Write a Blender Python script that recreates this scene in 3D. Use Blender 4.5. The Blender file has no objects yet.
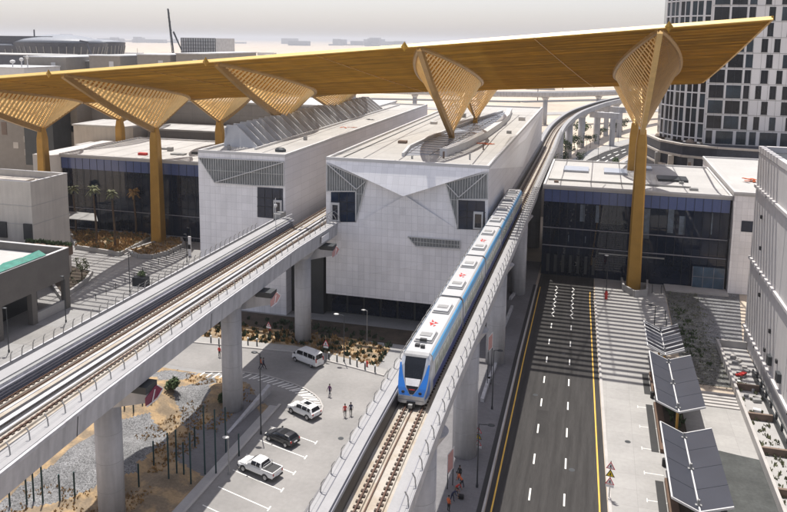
import bpy, bmesh, math, random
from mathutils import Vector, Matrix, noise
R = random.Random(7)
PI = math.pi
sc = bpy.context.scene
col = sc.collection
# ---------------------------------------------------------------- survey: camera constants and pixel -> ground helpers
F = 750.; CX = 393.5; PYC = 150.5; DV = 110.; CH = 47.; ROLL = 0.012
YAW = math.atan(206.5/math.hypot(F, DV)); PITCH = math.atan(DV/F)
def ray(px, py):
    x = (px-CX)/F; y = -(py-PYC)/F
    xr = x*math.cos(ROLL)-y*math.sin(ROLL); yr = x*math.sin(ROLL)+y*math.cos(ROLL)
    cy = math.cos(PITCH)+yr*math.sin(PITCH); cz = -math.sin(PITCH)+yr*math.cos(PITCH)
    return xr*math.cos(YAW)-cy*math.sin(YAW), xr*math.sin(YAW)+cy*math.cos(YAW), cz
def P(px, py, z=0.):
    X, Y, Z = ray(px, py); t = (z-CH)/Z; return (X*t, Y*t, z)
def FY(px, py, y):
    X, Y, Z = ray(px, py); t = y/Y; return (X*t, y, CH+Z*t)
def FX(px, py, x):
    X, Y, Z = ray(px, py); t = x/X; return (x, Y*t, CH+Z*t)
# ---------------------------------------------------------------- mesh building
offs = {}
class MB:
    def __init__(s): s.v = []; s.f = []; s.m = []; s.cur = 0
    def mat(s, i): s.cur = i; return s
    def add(s, vs, fs):
        b = len(s.v); s.v += [tuple(v) for v in vs]
        for f in fs: s.f.append([b+i for i in f]); s.m.append(s.cur)
        return s
    def box(s, x0, y0, z0, x1, y1, z1):
        if x0 > x1: x0, x1 = x1, x0
        if y0 > y1: y0, y1 = y1, y0
        if z0 > z1: z0, z1 = z1, z0
        return s.add([(x0,y0,z0),(x1,y0,z0),(x1,y1,z0),(x0,y1,z0),(x0,y0,z1),(x1,y0,z1),(x1,y1,z1),(x0,y1,z1)],
              [(0,3,2,1),(4,5,6,7),(0,1,5,4),(1,2,6,5),(2,3,7,6),(3,0,4,7)])
    def cbox(s, c, d, rz=0.):
        ca, sa = math.cos(rz), math.sin(rz); vs = []
        for z in (-1, 1):
            for x, y in ((-1,-1),(1,-1),(1,1),(-1,1)):
                X, Y = x*d[0]/2, y*d[1]/2
                vs.append((c[0]+X*ca-Y*sa, c[1]+X*sa+Y*ca, c[2]+z*d[2]/2))
        return s.add(vs, [(0,3,2,1),(4,5,6,7),(0,1,5,4),(1,2,6,5),(2,3,7,6),(3,0,4,7)])
    def frame(s, x0, y0, x1, y1, w, z0, z1):
        o = [(x0,y0),(x1,y0),(x1,y1),(x0,y1)]; i = [(x0+w,y0+w),(x1-w,y0+w),(x1-w,y1-w),(x0+w,y1-w)]
        vs = [(x,y,z) for z in (z0,z1) for x,y in o+i]; fs = []
        for k in range(4):
            j = (k+1) % 4
            fs += [(k,j,8+j,8+k),(4+k,12+k,12+j,4+j),(8+k,8+j,12+j,12+k),(k,4+k,4+j,j)]
        return s.add(vs, fs)
    def poly(s, pts): return s.add(pts, [tuple(range(len(pts)))])
    def extr(s, pts, d):
        n = len(pts); q = [(p[0]+d[0], p[1]+d[1], p[2]+d[2]) for p in pts]
        return s.add(list(pts)+q, [tuple(range(n))[::-1], tuple(range(n, 2*n))]+[(i, (i+1) % n, n+(i+1) % n, n+i) for i in range(n)])
    def prism(s, pts, z0, z1): return s.extr([(p[0], p[1], z0) for p in pts], (0, 0, z1-z0))
    def loft(s, secs, cap=True):
        n = len(secs[0]); vs = [p for q in secs for p in q]; fs = []
        for k in range(len(secs)-1):
            for i in range(n):
                j = (i+1) % n; fs.append((k*n+i, k*n+j, (k+1)*n+j, (k+1)*n+i))
        if cap: fs += [tuple(range(n))[::-1], tuple(range((len(secs)-1)*n, len(secs)*n))]
        return s.add(vs, fs)
    def tube(s, p, q, r, n=8, r2=None):
        p = Vector(p); q = Vector(q); d = (q-p)
        if d.length < 1e-6: return s
        d.normalize(); a = d.orthogonal().normalized(); b = d.cross(a)
        r2 = r if r2 is None else r2
        return s.loft([[tuple(c+a*rr*math.cos(2*PI*i/n)+b*rr*math.sin(2*PI*i/n)) for i in range(n)] for c, rr in ((p, r), (q, r2))])
    def path(s, pts, r, n=6):
        for a, b in zip(pts[:-1], pts[1:]): s.tube(a, b, r, n)
        return s
    def bar(s, p, q, w, h, up=(0,0,1)):
        p = Vector(p); q = Vector(q); d = (q-p).normalized(); u = Vector(up); sd = d.cross(u)
        if sd.length < 1e-5: sd = d.cross(Vector((1,0,0)))
        sd.normalize(); u = sd.cross(d).normalized()
        c = [sd*w/2*i+u*h/2*j for i, j in ((-1,-1),(1,-1),(1,1),(-1,1))]
        return s.loft([[tuple(e+k) for k in c] for e in (p, q)])
    def ell(s, c, r, n=8, m=5):
        secs = []
        for k in range(m+1):
            t = -PI/2+PI*k/m; cc = max(.02, math.cos(t))
            secs.append([(c[0]+r[0]*cc*math.cos(2*PI*i/n), c[1]+r[1]*cc*math.sin(2*PI*i/n), c[2]+r[2]*math.sin(t)) for i in range(n)])
        return s.loft(secs)
    def build(s, name, mats, parent=None, loc=None, smooth=False, bevel=0):
        o = (0,0,0)
        if parent is not None: o = offs.get(parent.name, (0,0,0))
        elif loc is not None: o = loc
        me = bpy.data.meshes.new(name)
        me.from_pydata([(x-o[0], y-o[1], z-o[2]) for x, y, z in s.v], [], s.f)
        if not isinstance(mats, (list, tuple)): mats = [mats]
        for m in mats: me.materials.append(m)
        me.polygons.foreach_set('material_index', s.m)
        if smooth: me.polygons.foreach_set('use_smooth', [True]*len(s.f))
        me.update()
        bm = bmesh.new(); bm.from_mesh(me); bmesh.ops.recalc_face_normals(bm, faces=bm.faces); bm.to_mesh(me); bm.free()
        ob = bpy.data.objects.new(name, me); col.objects.link(ob)
        if parent is not None: ob.parent = parent; offs[ob.name] = o
        else: ob.location = o; offs[ob.name] = o
        if bevel:
            b = ob.modifiers.new('bevel', 'BEVEL'); b.width = bevel; b.segments = 2; b.limit_method = 'ANGLE'; b.angle_limit = .6
        return ob
def tag(o, label=None, cat=None, group=None, kind=None):
    if label: o['label'] = label
    if cat: o['category'] = cat
    if group: o['group'] = group
    if kind: o['kind'] = kind
    return o
def thing(name, loc, label, cat, group=None):
    o = bpy.data.objects.new(name, None); o.empty_display_size = .5; col.objects.link(o); o.location = loc
    offs[o.name] = tuple(loc); return tag(o, label, cat, group)
kids = {}
def children(o): return [c for c in col.objects if c.parent == o]
def copy_tree(o, loc=None, rz=None, label=None, group=None, parent=None, cache=None):
    c = o.copy(); col.objects.link(c)
    if parent is not None: c.parent = parent
    if loc is not None: c.location = loc
    if rz is not None: c.rotation_euler = (0, 0, rz)
    if label: c['label'] = label
    if group: c['group'] = group
    if cache is None:
        cache = {}
        for q in col.objects:
            if q.parent: cache.setdefault(q.parent.name, []).append(q)
    for ch in cache.get(o.name, []): copy_tree(ch, parent=c, cache=cache)
    return c
def struct(name, mb, m, smooth=False): return tag(mb.build(name, m, smooth=smooth), kind='structure')
# ---------------------------------------------------------------- materials
def mat(name, c, rough=.7, metal=0., var=.12, scale=.6, scale2=6., bump=0., bscale=20., spec=.5, stretch=None, tile=None, c2=None, mixs=None, coat=0., voro=None, emit=None, grime=0.):
    m = bpy.data.materials.new(name); m.use_nodes = True; nt = m.node_tree; n = nt.nodes; L = nt.links
    b = n['Principled BSDF']; b.inputs['Roughness'].default_value = rough; b.inputs['Metallic'].default_value = metal
    b.inputs['Specular IOR Level'].default_value = spec
    if coat: b.inputs['Coat Weight'].default_value = coat; b.inputs['Coat Roughness'].default_value = .05
    g = n.new('ShaderNodeNewGeometry'); src = g.outputs['Position']
    if stretch:
        mp = n.new('ShaderNodeMapping'); mp.inputs['Scale'].default_value = stretch; L.new(src, mp.inputs[0]); vs = mp.outputs[0]
    else: vs = src
    def noi(sc_, det=4.):
        t = n.new('ShaderNodeTexNoise'); t.inputs['Scale'].default_value = sc_; t.inputs['Detail'].default_value = det; L.new(vs, t.inputs['Vector']); return t.outputs['Fac']
    def mr(x, lo, hi, f0=.3, f1=.7):
        r = n.new('ShaderNodeMapRange'); r.inputs[1].default_value = f0; r.inputs[2].default_value = f1; r.inputs[3].default_value = lo; r.inputs[4].default_value = hi; L.new(x, r.inputs[0]); return r.outputs[0]
    def mul(a, b_):
        q = n.new('ShaderNodeMath'); q.operation = 'MULTIPLY'; L.new(a, q.inputs[0]); L.new(b_, q.inputs[1]); return q.outputs[0]
    base = None
    rgb = n.new('ShaderNodeRGB'); rgb.outputs[0].default_value = (*c, 1); base = rgb.outputs[0]
    if c2:
        mx = n.new('ShaderNodeMix'); mx.data_type = 'RGBA'; r2 = n.new('ShaderNodeRGB'); r2.outputs[0].default_value = (*c2, 1)
        L.new(mr(noi(mixs or 1.), 0, 1, .45, .58), mx.inputs[0]); L.new(base, mx.inputs[6]); L.new(r2.outputs[0], mx.inputs[7]); base = mx.outputs[2]
    f = mul(mr(noi(scale), 1-var, 1+var), mr(noi(scale2), 1-var*.6, 1+var*.6))
    if voro:
        vt = n.new('ShaderNodeTexVoronoi'); vt.inputs['Scale'].default_value = voro; L.new(src, vt.inputs['Vector'])
        sp = n.new('ShaderNodeSeparateColor'); L.new(vt.outputs['Color'], sp.inputs[0]); f = mul(f, mr(sp.outputs[0], .45, 1.5, 0, 1))
    if tile:   # (axis, width, height, mortar, darkness[, offset])
        ax, tw, th, mo, dk = tile[:5]
        sx = n.new('ShaderNodeSeparateXYZ'); L.new(src, sx.inputs[0]); cb = n.new('ShaderNodeCombineXYZ')
        L.new(sx.outputs[{'x': 1, 'y': 0, 'z': 0}[ax]], cb.inputs[0]); L.new(sx.outputs[{'x': 2, 'y': 2, 'z': 1}[ax]], cb.inputs[1])
        bt = n.new('ShaderNodeTexBrick'); bt.offset = tile[5] if len(tile) > 5 else .5; bt.inputs['Scale'].default_value = 1.
        bt.inputs['Brick Width'].default_value = tw; bt.inputs['Row Height'].default_value = th; bt.inputs['Mortar Size'].default_value = mo; bt.inputs['Mortar Smooth'].default_value = .1
        bt.inputs['Color1'].default_value = (1,1,1,1); bt.inputs['Color2'].default_value = (.91,.91,.915,1); bt.inputs['Mortar'].default_value = (dk,dk,dk,1)
        L.new(cb.outputs[0], bt.inputs['Vector']); sp2 = n.new('ShaderNodeSeparateColor'); L.new(bt.outputs['Color'], sp2.inputs[0]); f = mul(f, sp2.outputs[0])
    if grime:  # streaky stains running down walls
        mp2 = n.new('ShaderNodeMapping'); mp2.inputs['Scale'].default_value = (1.2, 1.2, .12); L.new(src, mp2.inputs[0])
        t3 = n.new('ShaderNodeTexNoise'); t3.inputs['Scale'].default_value = 1.; t3.inputs['Detail'].default_value = 6; L.new(mp2.outputs[0], t3.inputs['Vector'])
        f = mul(f, mr(t3.outputs['Fac'], 1-grime, 1.03, .35, .6))
    vm = n.new('ShaderNodeVectorMath'); vm.operation = 'SCALE'; L.new(base, vm.inputs[0]); L.new(f, vm.inputs[3]); L.new(vm.outputs[0], b.inputs['Base Color'])
    if bump:
        bp = n.new('ShaderNodeBump'); bp.inputs['Strength'].default_value = bump; bp.inputs['Distance'].default_value = .05; L.new(noi(bscale), bp.inputs['Height']); L.new(bp.outputs[0], b.inputs['Normal'])
    if emit: b.inputs['Emission Color'].default_value = (*emit[:3], 1); b.inputs['Emission Strength'].default_value = emit[3]
    return m
M = {}
def defm(k, *a, **kw): M[k] = mat(k, *a, **kw)
defm('desert', (.52,.44,.35), .95, c2=(.45,.38,.30), mixs=.012, scale=.02, scale2=.3, var=.14)
defm('asphalt', (.044,.0415,.040), .9, spec=.25, var=.22, stretch=(1.2,.06,1), scale=1.6, scale2=12., bump=.2, bscale=60)
defm('asphalt_patch', (.036,.034,.033), .9, spec=.25)
defm('asphalt_far', (.085,.083,.085), .9, var=.1)
defm('paving', (.28,.275,.27), .85, var=.09, scale=.25, scale2=3., tile=('z',1.2,.6,.012,.8))
defm('paving_pale', (.34,.33,.315), .85, var=.09, scale=.2, scale2=2., tile=('z',3.,3.,.02,.75,0.))
defm('paving_drive', (.26,.25,.24), .85, var=.1, scale=.18, scale2=2., c2=(.23,.222,.213), mixs=.15)
defm('paving_dark', (.05,.054,.052), .8, var=.3, scale=.45, scale2=3.)
defm('paving_grey', (.17,.165,.17), .85, var=.12, scale=.3, scale2=2., tile=('z',.6,.3,.01,.75))
defm('kerb', (.42,.40,.38), .85, var=.08)
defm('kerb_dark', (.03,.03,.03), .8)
defm('white_line', (.75,.74,.70), .7, var=.12, scale2=14)
defm('yellow_line', (.70,.42,.07), .7, var=.1)
defm('sand', (.235,.18,.12), .95, c2=(.32,.225,.125), mixs=.5, var=.22, scale=.5, scale2=4., bump=.4, bscale=3)
defm('gravel', (.17,.17,.172), .9, var=.25, scale=.5, scale2=14., voro=10., bump=.5, bscale=9)
defm('gravel_dark', (.12,.12,.112), .9, var=.15, voro=5., bump=.4, bscale=6)
defm('soil', (.06,.045,.032), .95, var=.3)
defm('concrete', (.47,.465,.475), .75, var=.07, scale=.2, scale2=2., grime=.2, bump=.1, bscale=12)
defm('pier_joint', (.33,.325,.33), .8)
defm('concrete_deck', (.31,.305,.305), .8, var=.06, scale=.5, scale2=5., grime=0)
defm('track_slab', (.42,.385,.335), .85, var=.1, scale=.5, scale2=5., c2=(.34,.29,.23), mixs=.5)
defm('rail', (.11,.06,.04), .5, .4, var=.2)
defm('fastener', (.06,.04,.03), .8, var=.2)
defm('cable', (.02,.02,.025), .5)
defm('fin', (.46,.465,.475), .5, var=.05)
defm('tray', (.22,.22,.25), .6)
defm('steel', (.30,.30,.295), .5, .3)
defm('steel_dark', (.05,.055,.06), .5, .3)
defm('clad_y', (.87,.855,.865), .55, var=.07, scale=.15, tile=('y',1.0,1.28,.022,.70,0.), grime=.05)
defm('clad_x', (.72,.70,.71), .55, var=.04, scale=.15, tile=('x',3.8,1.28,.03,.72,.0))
defm('clad_light', (.90,.89,.895), .5, var=.03, scale=.2, tile=('y',1.0,1.28,.022,.78,0.))
defm('roof_beige', (.42,.405,.38), .85, var=.07, scale=.15, scale2=1.2, tile=('z',6.,4.,.05,.72,0.))
defm('roof_white', (.46,.45,.435), .8, var=.05, scale=.15, scale2=1.2, tile=('z',9.,5.,.05,.85,0.))
defm('trim_white', (.55,.545,.54), .6, var=.04)
defm('louvre_back', (.20,.21,.215), .5)
defm('louvre', (.50,.51,.51), .45, .3)
defm('glass_dark', (.006,.013,.032), .02, spec=.5, var=.3, scale=.12)
defm('glass_navy', (.010,.022,.05), .1, spec=.35, var=.2)
defm('glass_blue', (.085,.12,.27), .15, spec=.6, var=.12, scale=.1)
defm('skylight_glass', (.36,.38,.43), .25, spec=.6, var=.06)
defm('lobby_glass', (.05,.09,.14), .1, spec=.6, var=.3)
defm('shade_inner', (.10,.13,.17), .4, var=.4, scale=.8)
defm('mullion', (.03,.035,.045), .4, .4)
defm('gold', (.43,.235,.024), .42, .4, var=.28, scale=.5, scale2=4., stretch=(.06,1.6,1.))
defm('gold_col', (.43,.24,.045), .42, .4, var=.08)
defm('gold_slat', (.80,.56,.24), .45, .15, var=.08)
defm('gold_rim', (.34,.20,.06), .45, .2)
defm('gold_trim', (.66,.45,.13), .4, .1, var=.05)
defm('gold_dark', (.16,.09,.025), .5, .3)
defm('beige_wall', (.50,.46,.41), .85, var=.06, scale=.3, grime=.08)
defm('taupe_wall', (.13,.12,.11), .8, var=.08)
defm('brown_wall', (.18,.13,.10), .85, var=.08)
defm('white_wall', (.56,.54,.53), .7, var=.04, grime=.03)
defm('wall_grey', (.26,.25,.245), .85, var=.06, tile=('y',4.,3.,.06,.8,.0))
defm('wall_taupe_far', (.26,.235,.205), .85, var=.06)
defm('far_dark', (.05,.055,.075), .5, .2, var=.2)
defm('far_roof', (.50,.50,.50), .7)
defm('far_dome', (.22,.235,.26), .5)
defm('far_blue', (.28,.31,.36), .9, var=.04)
defm('tower_white', (.74,.73,.73), .6, var=.05, scale=.1)
defm('tower_glass', (.012,.013,.018), .12, spec=.35, var=.5, scale=.3)
defm('tower_glass2', (.03,.045,.06), .12, spec=.35, var=.4, scale=.3)
defm('planter', (.36,.35,.34), .85, var=.07)
defm('leaf', (.055,.085,.03), .8, var=.35, scale=2., scale2=9)
defm('leaf_dark', (.035,.055,.025), .8, var=.35, scale=2., scale2=9)
defm('leaf_grey', (.15,.16,.085), .8, var=.3, scale=2., scale2=9)
defm('leaf_dry', (.33,.20,.075), .9, var=.35, scale=2., scale2=9)
defm('bark', (.10,.065,.04), .9, var=.3, scale2=8)
defm('net_green', (.04,.20,.155), .7, var=.25, scale=1.)
defm('teal_post', (.012,.045,.05), .5, .2)
defm('red', (.50,.03,.025), .5); defm('orange', (.55,.12,.04), .7); defm('navy', (.02,.025,.06), .8); defm('black', (.012,.012,.013), .6)
defm('purple', (.10,.03,.10), .8); defm('skin', (.26,.14,.09), .6); defm('hair', (.012,.01,.009), .7); defm('trouser', (.025,.03,.045), .85); defm('khaki', (.22,.18,.12), .85)
defm('yellow_sign', (.75,.55,.02), .5); defm('sign_white', (.75,.74,.74), .5); defm('sign_red', (.55,.04,.06), .5); defm('sign_pink', (.62,.34,.31), .6)
defm('maroon', (.20,.025,.06), .5)
defm('car_white', (.75,.75,.74), .3, coat=.8, var=.02); defm('car_black', (.018,.019,.022), .25, coat=.9, var=.02)
defm('car_glass', (.010,.012,.016), .08, spec=.45); defm('tyre', (.018,.018,.018), .85); defm('rim', (.45,.45,.46), .35, .7)
defm('lamp_red', (.40,.02,.02), .3); defm('lamp_clear', (.65,.65,.62), .2); defm('plastic', (.03,.03,.032), .6); defm('chrome', (.6,.6,.6), .2, .9)
defm('train_white', (.47,.47,.47), .4, coat=.2, var=.03); defm('train_silver', (.50,.52,.55), .3, .5, var=.03)
defm('train_blue', (.012,.16,.55), .3, coat=.5, var=.03); defm('train_cyan', (.10,.42,.75), .3, coat=.4, var=.03); defm('train_navy', (.008,.035,.20), .45)
defm('train_grey', (.28,.28,.28), .6); defm('train_window', (.30,.33,.25), .15, spec=.7, var=.15)
defm('panel_grey', (.042,.046,.06), .35, spec=.6, var=.08, scale=.3)
defm('brick_brown', (.12,.075,.05), .85, var=.15)
defm('shell', (.30,.24,.19), .8, var=.1)
HAZE, SKYS, SUNS, EXPO = .00013, .145, 4.7, .28
# ================================================================ THE SETTING
g = MB(); S_ = 14000
g.poly([(-S_,-300,-.06),(S_,-300,-.06),(S_,2*S_,-.06),(-S_,2*S_,-.06)]); struct('ground', g, M['desert'])
def sheet(name, pts, m, z=.0):
    return struct(name, MB().poly([(p[0], p[1], z) for p in pts]), m)
sheet('plaza', [(-135,55),(-20,55),(-20,152),(-135,152)], M['paving'], -.02)
# sidewalk under the right-hand viaduct
sheet('sidewalk', [(-26.5,35),(-9.7,35),(-10.1,160),(-26.5,160)], M['paving_grey'], -.004)
# asphalt road, straight then curving away behind the concourse
RL = [(-8.9,35),(-9.0,71),(-9.45,110),(-9.6,144),(-9.5,200),(-8.5,260),(-4.4,305),(3.5,335),(17,372),(34,410),(64,462),(120,540),(200,640)]
RR = [(3.1,35),(3.0,73),(2.05,104),(1.0,138),(.6,200),(1.5,260),(5.9,300),(12.6,328),(26,364),(43,402),(72,452),(128,530),(208,630)]
g = MB(); k = len(RL)
g.add([(x,y,.0) for x,y in RL]+[(x,y,.0) for x,y in RR], [(i,k+i,k+i+1,i+1) for i in range(k-1)]); struct('road', g, M['asphalt'])
def lerp(a, b, t): return (a[0]+(b[0]-a[0])*t, a[1]+(b[1]-a[1])*t)
def along(line, y):
    for a, b in zip(line[:-1], line[1:]):
        if a[1] <= y <= b[1]: return lerp(a, b, (y-a[1])/(b[1]-a[1]))
    return line[-1]
def lane(t, y): return lerp(along(RL, y), along(RR, y), t)
g = MB()
for t in (.05, .935):
    ys = [35+3*i for i in range(37)]; w = .085
    for a, b in zip(ys[:-1], ys[1:]):
        if t < .5 and a > 143: continue
        p, q = lane(t, a), lane(t, b); g.poly([(p[0]-w,p[1],.006),(p[0]+w,p[1],.006),(q[0]+w,q[1],.006),(q[0]-w,q[1],.006)])
struct('yellow_edge_lines', g, M['yellow_line'])
g = MB()
for t in (.345, .64):
    y = 38.
    while y < 126:
        p, q = lane(t, y), lane(t, y+2.2); w = .09
        g.poly([(p[0]-w,p[1],.006),(p[0]+w,p[1],.006),(q[0]+w,q[1],.006),(q[0]-w,q[1],.006)]); y += 7.0
    y = 127.5
    while y < 144:                                    # zig-zag approach markings
        s = .22 if int(y/1.3) % 2 else -.22
        p, q = lane(t, y), lane(t, y+1.3)
        g.poly([(p[0]-s-.1,p[1],.006),(p[0]-s+.1,p[1],.006),(q[0]+s+.1,q[1],.006),(q[0]+s-.1,q[1],.006)]); y += 1.3
    y = 290.
    while y < 350:
        p, q = lane(t, y), lane(t, y+5); g.poly([(p[0]-.25,p[1],.006),(p[0]+.25,p[1],.006),(q[0]+.25,q[1],.006),(q[0]-.25,q[1],.006)]); y += 9.
struct('lane_markings', g, M['white_line'])
for x, y, r in ((-5.2,66,.35),(-.8,80,.35),(-6.2,97,.35),(-3.2,112,.35),(5.,62.,.35),(5.4,88,.35),(-28.2,60,.35),(-27.6,79,.35)):
    g = MB(); g.poly([(x+r*math.cos(2*PI*i/14), y+r*math.sin(2*PI*i/14), .010) for i in range(14)]); struct('manhole_cover', g, M['steel_dark'])
g = MB(); g.poly([(-5.6,86,.003),(-4.2,86,.003),(-4.2,93,.003),(-5.6,93,.003)]); g.poly([(-1.,68,.003),(1.2,68,.003),(1.2,69.4,.003),(-1.,69.4,.003)]); struct('road_patch', g, M['asphalt_patch'])
def kerbline(name, line, w=.25, h=.13, m='kerb'):
    g = MB()
    for a, b in zip(line[:-1], line[1:]):
        g.bar((a[0],a[1],h/2), (b[0],b[1],h/2), w, h)
    return struct(name, g, M[m])
kerbline('kerb', [(x-.2,y) for x,y in RL if y < 150], .22, .14, 'kerb')
kerbline('gutter', [(x-.6,y) for x,y in RL if y < 150], .5, .02, 'kerb_dark')
kerbline('kerb', [(x+.25,y) for x,y in RR if y < 150], .35, .14)
for s, LN in ((-1, RL), (1, RR)): kerbline('kerb', [(x+s*.3,y) for x,y in LN if y > 250], .4, .16)
# right-hand drive, parking bays and paving
sheet('parking', [(3.3,35),(3.25,73),(2.35,104),(1.3,138),(1.0,152),(14.2,152),(13.7,127),(10.0,104),(10.0,35)], M['paving_pale'], .004)
g = MB()
for y in [45+5.25*i for i in range(12)]:
    if y < 98: g.box(7.0,y-.05,.006,9.0,y+.05,.012); g.box(6.92,y-.35,.006,7.0,y+.35,.012)

struct('bay_markings', g, M['white_line'])
sheet('paving', [(10.0,35),(19.8,35),(19.8,104.6),(10.0,104.6)], M['paving_pale'], .0)
sheet('dark_ground', [(14.1,35),(19.8,35),(19.8,88.2),(17.5,88.6),(14.8,89.2),(14.1,88.)], M['paving_dark'], .012)
sheet('planted_terrace', [(13.7,107),(19.8,107),(21.9,122.5),(27,152),(14.2,152)], M['gravel_dark'], .008)
sheet('gravel_bed', [(18.6,123),(23.8,122.6),(28,152),(20.2,152)], M['gravel'], .012)
for a_, b_ in ((60,80.5),(86.5,98.5),(101.5,108)): sheet('dark_ground', [(8.0,a_),(8.85,a_),(8.85,b_),(8.0,b_)], M['kerb_dark'], .016)  # narrow dark bands on the ground along the bench planters
g = MB()
for i in range(5): g.box(13.9, 104.6-.95*i-.5, .0, 19.75, 104.6-.95*i, .14)
struct('steps', g, M['kerb'])
# left: service road, crossing stripes, parking
sheet('service_road', [(-135,91),(-60,91.2),(-53,90.9),(-46.9,92.0),(-41,91.2),(-36.2,89.5),(-33,87.2),(-32,84),(-32.6,82.6),(-30.1,80.5),(-30.1,38),(-25.8,38),(-26.3,97.2),(-27.0,96.4),(-34.5,98.4),(-43.3,100.3),(-60,99.2),(-135,97)], M['paving_drive'], -.008)
sheet('parking', [(-38,38),(-30.1,38),(-30.1,80.5),(-32.6,82.6),(-37.8,84.6)], M['paving_drive'], .0)
sheet('paved_island', [(-39.2,83.8),(-32.6,82.7),(-32.1,84.2),(-33.3,87.2),(-36.4,89.3),(-41,90.9),(-46.5,91.6),(-42,86)], M['paving_drive'], .02)
g = MB()
for y in [41.1+3.28*i for i in range(12)]:
    g.add([(-30.2,y,.006),(-30.2,y+.13,.006),(-36.8,y+2.1,.006),(-36.8,y+1.97,.006)], [(0,1,2,3)])
    g.add([(-30.15,y-.3,.006),(-30.0,y-.3,.006),(-30.0,y+.5,.006),(-30.15,y+.5,.006)], [(0,1,2,3)])
arc = [(-52,90.4),(-49,91.2),(-46.5,91.9),(-43.5,91.9),(-41,91.3),(-38.4,90.5),(-36.4,89.6),(-34.6,88.4),(-33.4,87.2),(-32.4,85.6)]
for a, b in zip(arc[:-1], arc[1:]):
    for t in (0., .36, .7):
        p = lerp(a, b, t); d = Vector((b[0]-a[0], b[1]-a[1])).normalized(); nn = Vector((d.y,-d.x)); e = (p[0]+nn.x*1.7-d.x*.7, p[1]+nn.y*1.7-d.y*.7)
        g.add([(p[0]-d.x*.13,p[1]-d.y*.13,.026),(p[0]+d.x*.13,p[1]+d.y*.13,.026),(e[0]+d.x*.13,e[1]+d.y*.13,.026),(e[0]-d.x*.13,e[1]-d.y*.13,.026)], [(0,1,2,3)])
struct('parking_markings', g, M['white_line'])
kerbline('kerb', arc+[(-32.0,84.0),(-32.4,82.8),(-33.6,82.5)], .22, .13)
kerbline('kerb', [(-60,99.3),(-43.3,100.4),(-34.5,98.5),(-27.3,96.6)], .25, .14)
kerbline('kerb', [(-37.9,38),(-37.9,84.6)], .3, .16)
sheet('walkway', [(-60,99.45),(-43.3,100.55),(-34.5,98.65),(-27.3,96.75),(-27.3,98.6),(-34.3,100.6),(-43.3,102.6),(-60,101.6)], M['paving_pale'], .10)
sheet('planting_bed', [(-60,101.6),(-43.3,102.6),(-34.3,100.6),(-29,99.0),(-29,106),(-34,108.2),(-60,108.2)], M['sand'], .06)
g = MB().box(-64,108,0,-18,113.8,.08); struct('planting_bed', g, M['soil'])
kerbline('kerb', [(-38.6,38),(-38.6,84.0)], 1.0, .10, 'planter')
# mounds under the left-hand viaduct: gravel slopes and a sandy hollow
def mound(x, y):
    z = 0.
    for cx, cy, rx, ry, h in ((-54.5,79,7.,10,2.6),(-50,66,6,7,2.3),(-58,66,8,11,2.0),(-47.5,84.5,4,4.,1.5),(-60,88,10,3,1.0),(-42.5,66,3,8,.8)):
        d = ((x-cx)/rx)**2+((y-cy)/ry)**2
        if d < 1: z = max(z, h*(1-d)**1.3) if False else z+h*(1-d)**1.6*.8
    return z*min(1, max(0, (-38.9-x)/2.))*min(1, max(0, (90.2-y-max(0,x+46)*.45)/1.5))
def inpoly(p, poly):
    r = False; n = len(poly)
    for i in range(n):
        a, b = poly[i], poly[(i+1)%n]
        if (a[1] > p[1]) != (b[1] > p[1]) and p[0] < (b[0]-a[0])*(p[1]-a[1])/(b[1]-a[1])+a[0]: r = not r
    return r
GRAV_Z = [[P(a,b,1.)[:2] for a,b in q] for q in (((-30,512),(60,462),(110,425),(120,422),(150,414),(168,424),(160,440),(135,470),(121,474),(88,486),(-30,512)), ((172,392),(195,377),(214,368),(216,378),(206,398),(196,420),(205,430),(190,424),(176,402)), ((145,372),(170,368),(200,366),(180,378),(160,382)))]
PAVE_Z = [[P(a,b,.2)[:2] for a,b in q] for q in (((178,445),(200,425),(215,415),(250,384),(262,400),(258,440),(225,478),(190,470),(172,460)), ((215,478),(232,480),(200,512),(170,512)))]
def noisez(x, y): return .10*noise.noise(Vector((x*.8, y*.8, 0)))+.05*noise.noise(Vector((x*2.6, y*2.6, 3)))
g = MB(); nx, ny = 90, 120; x0, x1, y0, y1 = -66., -38.9, 50., 91.
vs = []; hs = {}
for j in range(ny+1):
    for i in range(nx+1):
        x = x0+(x1-x0)*i/nx; y = y0+(y1-y0)*j/ny; h = mound(x, y); hs[i, j] = h
        vs.append((x, y, -.012+h+(noisez(x, y) if h > .03 else 0.)+.01))
fs = []; mi = []
for j in range(ny):
    for i in range(nx):
        x = x0+(x1-x0)*(i+.5)/nx; y = y0+(y1-y0)*(j+.5)/ny
        if y > 90.0-max(0, x+47)*.42: continue
        fs.append((j*(nx+1)+i, j*(nx+1)+i+1, (j+1)*(nx+1)+i+1, (j+1)*(nx+1)+i))
        n_ = .7*noise.noise(Vector((x*.5, y*.5, 5))); q_ = (x+n_, y+n_)
        mi.append(2 if any(inpoly(q_, p) for p in PAVE_Z) else 0 if any(inpoly(q_, p) for p in GRAV_Z) else 1)
b_ = len(g.v); g.v += vs; g.f += fs; g.m += mi
struct('berm', g, [M['gravel'], M['sand'], M['paving_grey']], smooth=True)
def gz(x, y): return max(0., mound(x, y)) if -66 < x < -38.9 and 50 < y < 90 else 0.
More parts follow.
